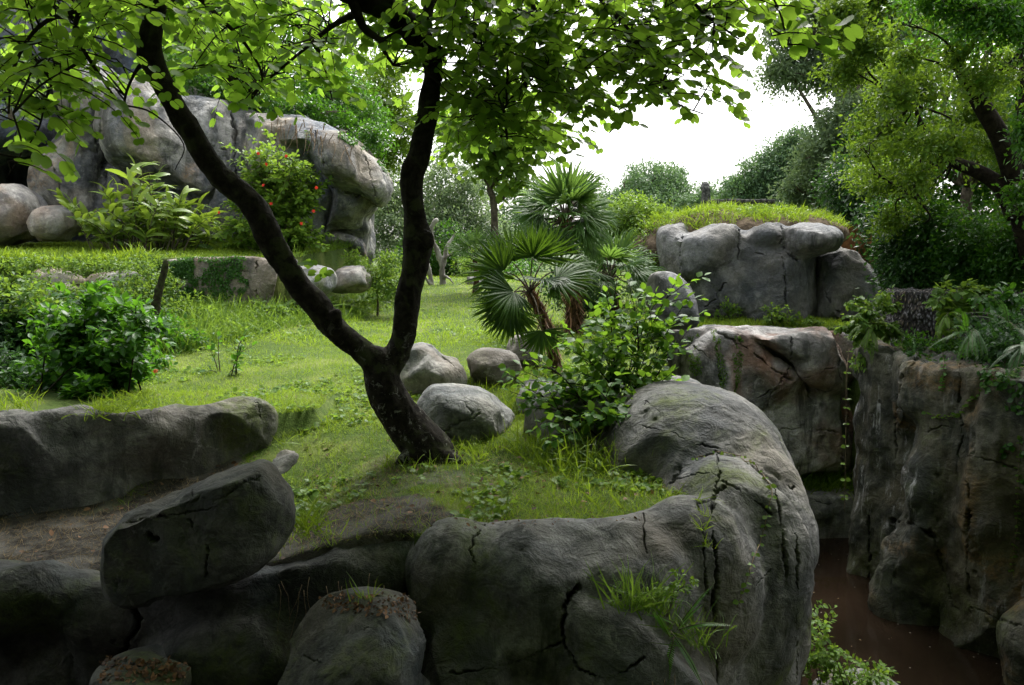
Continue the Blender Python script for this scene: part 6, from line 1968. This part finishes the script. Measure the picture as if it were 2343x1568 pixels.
me.materials.append(B_dead)
b0 = W(1000, 645, 24)
tag(link('dead_tree', me, None, b0), 'bleached dead tree with broken forked stubs at the far end of the lawn', 'tree')

# =================================================================== PALMS
T_SEG = tmpl([(-.012, 0, 0), (0, 0, .004), (.012, 0, 0), (-.040, .45, .0), (0, .45, .03), (.040, .45, .0), (-.017, .8, -.045), (0, .8, -.03), (.017, .8, -.06), (0, 1.0, -.2)],
             [(0, 1, 4, 3), (1, 2, 5, 4), (3, 4, 7, 6), (4, 5, 8, 7), (6, 7, 9), (7, 8, 9)])


def fan_mesh(hub, D, N, Rr, nseg, spread, cup, r, tint, yellow=0.0):
    D, N = unit(D), np.asarray(N, float)
    N = unit(N - D * np.dot(N, D))
    B = np.cross(D, N)
    a = np.linspace(-spread / 2, spread / 2, nseg) + r.normal(0, .012, nseg)
    d = np.cos(a)[:, None] * D + np.sin(a)[:, None] * B + cup * (.4 + np.abs(a)[:, None] / spread) * N + np.array([0, 0, -.10])
    d += r.normal(0, .03, d.shape)
    lv = Leaves()
    n_ = N + r.normal(0, .10, (nseg, 3)) + np.where(np.arange(nseg) % 2, .28, -.28)[:, None] * np.cross(unit(d), N)
    L = Rr * (.80 + .20 * np.cos(a * .8)) * r.uniform(.9, 1.06, nseg)
    lv.add(np.asarray(hub) + unit(d) * Rr * .03, d, n_, L, tint + r.normal(0, .10, nseg) + yellow * (r.random(nseg) < .4))
    return lv.mesh('fan', T_SEG, None)


def palm(label, base, head, fans, mat, R0, seed, trunk_r, nseg=34, spread=4.0, shag=300, group=None, dead=0):
    r = np.random.default_rng(seed)
    base, head = np.asarray(base, float), np.asarray(head, float)
    root = empty('fan_palm', base, label, 'palm', group)
    m = base * .5 + head * .5 + np.array([.06, 0, 0])
    q = catmull(np.array([base - [0, 0, .1], m, head]), 8)
    tw = Tubes(); tw.add(q, np.linspace(trunk_r * 1.05, trunk_r * .75, len(q)), 12, 1)
    link('trunk', tw.mesh('t', B_palm), root)
    lv = Leaves()
    k = r.integers(1, len(q), shag)
    a = r.uniform(0, 2 * math.pi, shag)
    o = np.column_stack([np.cos(a), np.sin(a), np.zeros(shag)])
    up = r.choice([-1, 1], shag, p=[.6, .4])
    lv.add(q[k] + o * trunk_r * .8 + r.normal(0, .02, (shag, 3)), o * .55 + np.column_stack([np.zeros(shag), np.zeros(shag), up * 1.0]), o, r.uniform(.08, .22, shag) * trunk_r / .09, r.random(shag))
    link('fibres', lv.mesh('f', t_blade(.5, .06), L_litter), root)
    st = Tubes()
    for f in fans:
        hub, D, N, s = f[:4]
        hub = np.asarray(hub, float)
        dd = hub - head
        st.add(np.array([head, head + dd * .5 + [0, 0, .12 * np.linalg.norm(dd)], hub]), [trunk_r * .16, trunk_r * .11, trunk_r * .08], 5, 4)
        yl = f[4] if len(f) > 4 else 0
        me = fan_mesh(hub, D, N, R0 * s, nseg, spread * r.uniform(.85, 1.05), r.uniform(.1, .35), r, .4 + .15 * r.normal() + yl * .3, yl)
        me.materials.append(mat)
        link('fan_leaf', me, root)
    link('leaf_stalk', st.mesh('s', B_mid), root)
    return root


Y = 9.6
base = np.array([W(1275, 790, Y + .4)[0], Y + .4, gz(.6, 10)])
head = W(1212, 668, Y)
nf = []
def fn(px, py, y, D, N, s, yl=0): nf.append((W(px, py, y), D, N, s, yl))
fn(1152, 622, 9.3, (-.8, -.1, .25), (.3, -.9, .2), 1.0)
fn(1172, 600, 9.6, (-.45, .1, .8), (.2, -.9, .1), .95)
fn(1218, 590, 9.5, (.15, .0, 1), (0, -.9, .3), .85)
fn(1250, 588, 9.8, (.45, .1, .8), (-.1, -.8, .5), .9)
fn(1270, 642, 9.3, (.9, -.2, .05), (-.1, -.5, .8), 1.0, .3)
fn(1282, 618, 9.9, (.8, .3, .35), (-.2, -.5, .7), .9)
fn(1176, 668, 9.1, (-.6, -.4, -.35), (-.1, -.8, .55), .95)
fn(1168, 700, 9.2, (-.35, -.3, -.9), (-.2, -.9, .2), .85, .5)
fn(1172, 715, 9.2, (-.15, -.2, -1), (-.1, -1, 0), .8, .9)
fn(1150, 690, 9.25, (-.5, -.2, -.85), (-.1, -1, 0), .8, .1)
fn(1240, 756, 9.0, (.1, -.3, -.8), (0, -.9, .3), .72, .2)
fn(1240, 640, 9.2, (.3, -.7, -.1), (.1, -.2, 1), .7)
fn(1180, 640, 9.9, (-.7, .5, .1), (.1, .2, 1), .8)
palm('nearer dark fan palm with a shaggy brown leaning trunk among the boulders', base, head, nf, L_palm, .54, 1, .085, nseg=36, spread=3.3)
r = np.random.default_rng(77)
def ring(c, n, L, r, el0=-.5, el1=1.3):
    out = []
    for k in range(n):
        a = 2.4 * k + r.normal(0, .2)
        e = el0 + (el1 - el0) * (k + .5) / n
        d = np.array([math.cos(a) * math.cos(e), math.sin(a) * math.cos(e), math.sin(e)])
        hub = c + d * L * r.uniform(.8, 1.15) + [0, 0, .05]
        N = unit(np.array([0, 0, 1.0]) - d * d[2] + [0, -.5, .0])
        out.append((hub, d + [0, 0, -.25], N, r.uniform(.85, 1.1), .15 if e < -.2 else 0))
    return out


c = W(1292, 512, 13.5)
b = np.array([W(1310, 700, 13.8)[0], 13.8, gz(1, 13.8)])
palm('tall fan palm with a round grey-green head behind the nearer dark one', b, c, ring(c, 34, .42, r, -.75, 1.45), L_fpalm, .64, 2, .13, nseg=28, spread=3.3, shag=700)
c = W(1395, 640, 14.5)
b = np.array([c[0] + .1, 14.6, gz(c[0], 14.6)])
palm('low fan palm half hidden behind the leafy shrub, right of the tall palm', b, c, ring(c, 22, .45, r, -.4, 1.3), L_fpalm, .6, 3, .09, nseg=24, spread=3.4)
c = W(1085, 590, 21)
b = np.array([c[0], 21, gz(c[0], 21)])
palm('small pale fan palm far back beside the dead tree', b, c, ring(c, 12, .35, r, -.1, 1.3), L_fpalm, .6, 4, .08, nseg=20, shag=60)
# dark skirt of shrubs between the palms
tree('bush', 'shaded low bush in the gap between the two big fan palms', 'bush', [pl(1330, 620, 15, 55, 50), pl(1290, 650, 15, 50, 35), pl(1360, 680, 14.6, 60, 35)], 3500, .10, L_dark, thr=-.4, freq=1.2, tint=.6, seed=65, bw=.02, shell=.2)

# ---- dead leaves lying on the stones of the pit, and scum on the water
def scatter_on(name, label, poly, n, size, mat, names, seed, tm=T_OV):
    r = np.random.default_rng(seed)
    lv, P0 = Leaves(), None
    for q in poly_sample(poly, n, r):
        p, nn = cast(q[0], q[1], names)
        if p is None or nn[2] < .35: continue
        if P0 is None: P0 = p
        lv.add(p + nn * .008, unit(r.normal(size=3)) - nn * .2, nn + r.normal(0, .35, 3), size * r.uniform(.6, 1.2), r.random() ** 1.5)
    if P0 is None: return
    tag(link(name, lv.mesh(name, tm, mat), None, P0), label, 'leaf litter', kind='stuff')


scatter_on('leaf_litter', 'dead leaves lying on top of the round dark boulder', [(720, 1362), (960, 1362), (960, 1420), (760, 1400)], 230, .03, L_litter, ['boulder5'], 1)
scatter_on('leaf_litter', 'dead leaves lying on the flat dark slab', [(230, 1505), (440, 1515), (440, 1560), (230, 1560)], 260, .035, L_litter, ['boulder6'], 2)
scatter_on('leaf_litter', 'leaf scraps on the rim rock along the grass edge', [(980, 1180), (1480, 1150), (1480, 1195), (980, 1215)], 90, .03, L_litter, ['curved_rim_rock1'], 3)
r = np.random.default_rng(12)
n = 170
x = r.uniform(2.4, 6.4, n); y = r.uniform(6.2, 13.4, n)
k = in_poly([(2.3, 6), (2.4, 12), (4.3, 13.4), (5.0, 12.2), (4.8, 10.5), (5.2, 9.3), (6.0, 6)], x, y)
lv = Leaves()
lv.add(np.column_stack([x, y, np.full(n, WATER_Z + .008)])[k], r.normal(size=(k.sum(), 3)) * [1, 1, 0.02], np.array([0, 0, 1.0]), r.uniform(.015, .05, k.sum()), r.random(k.sum()))
tag(link('floating_scraps', lv.mesh('fs', T_DI, L_straw)), 'pale leaf scraps floating on the brown moat water', 'leaf litter', kind='stuff')
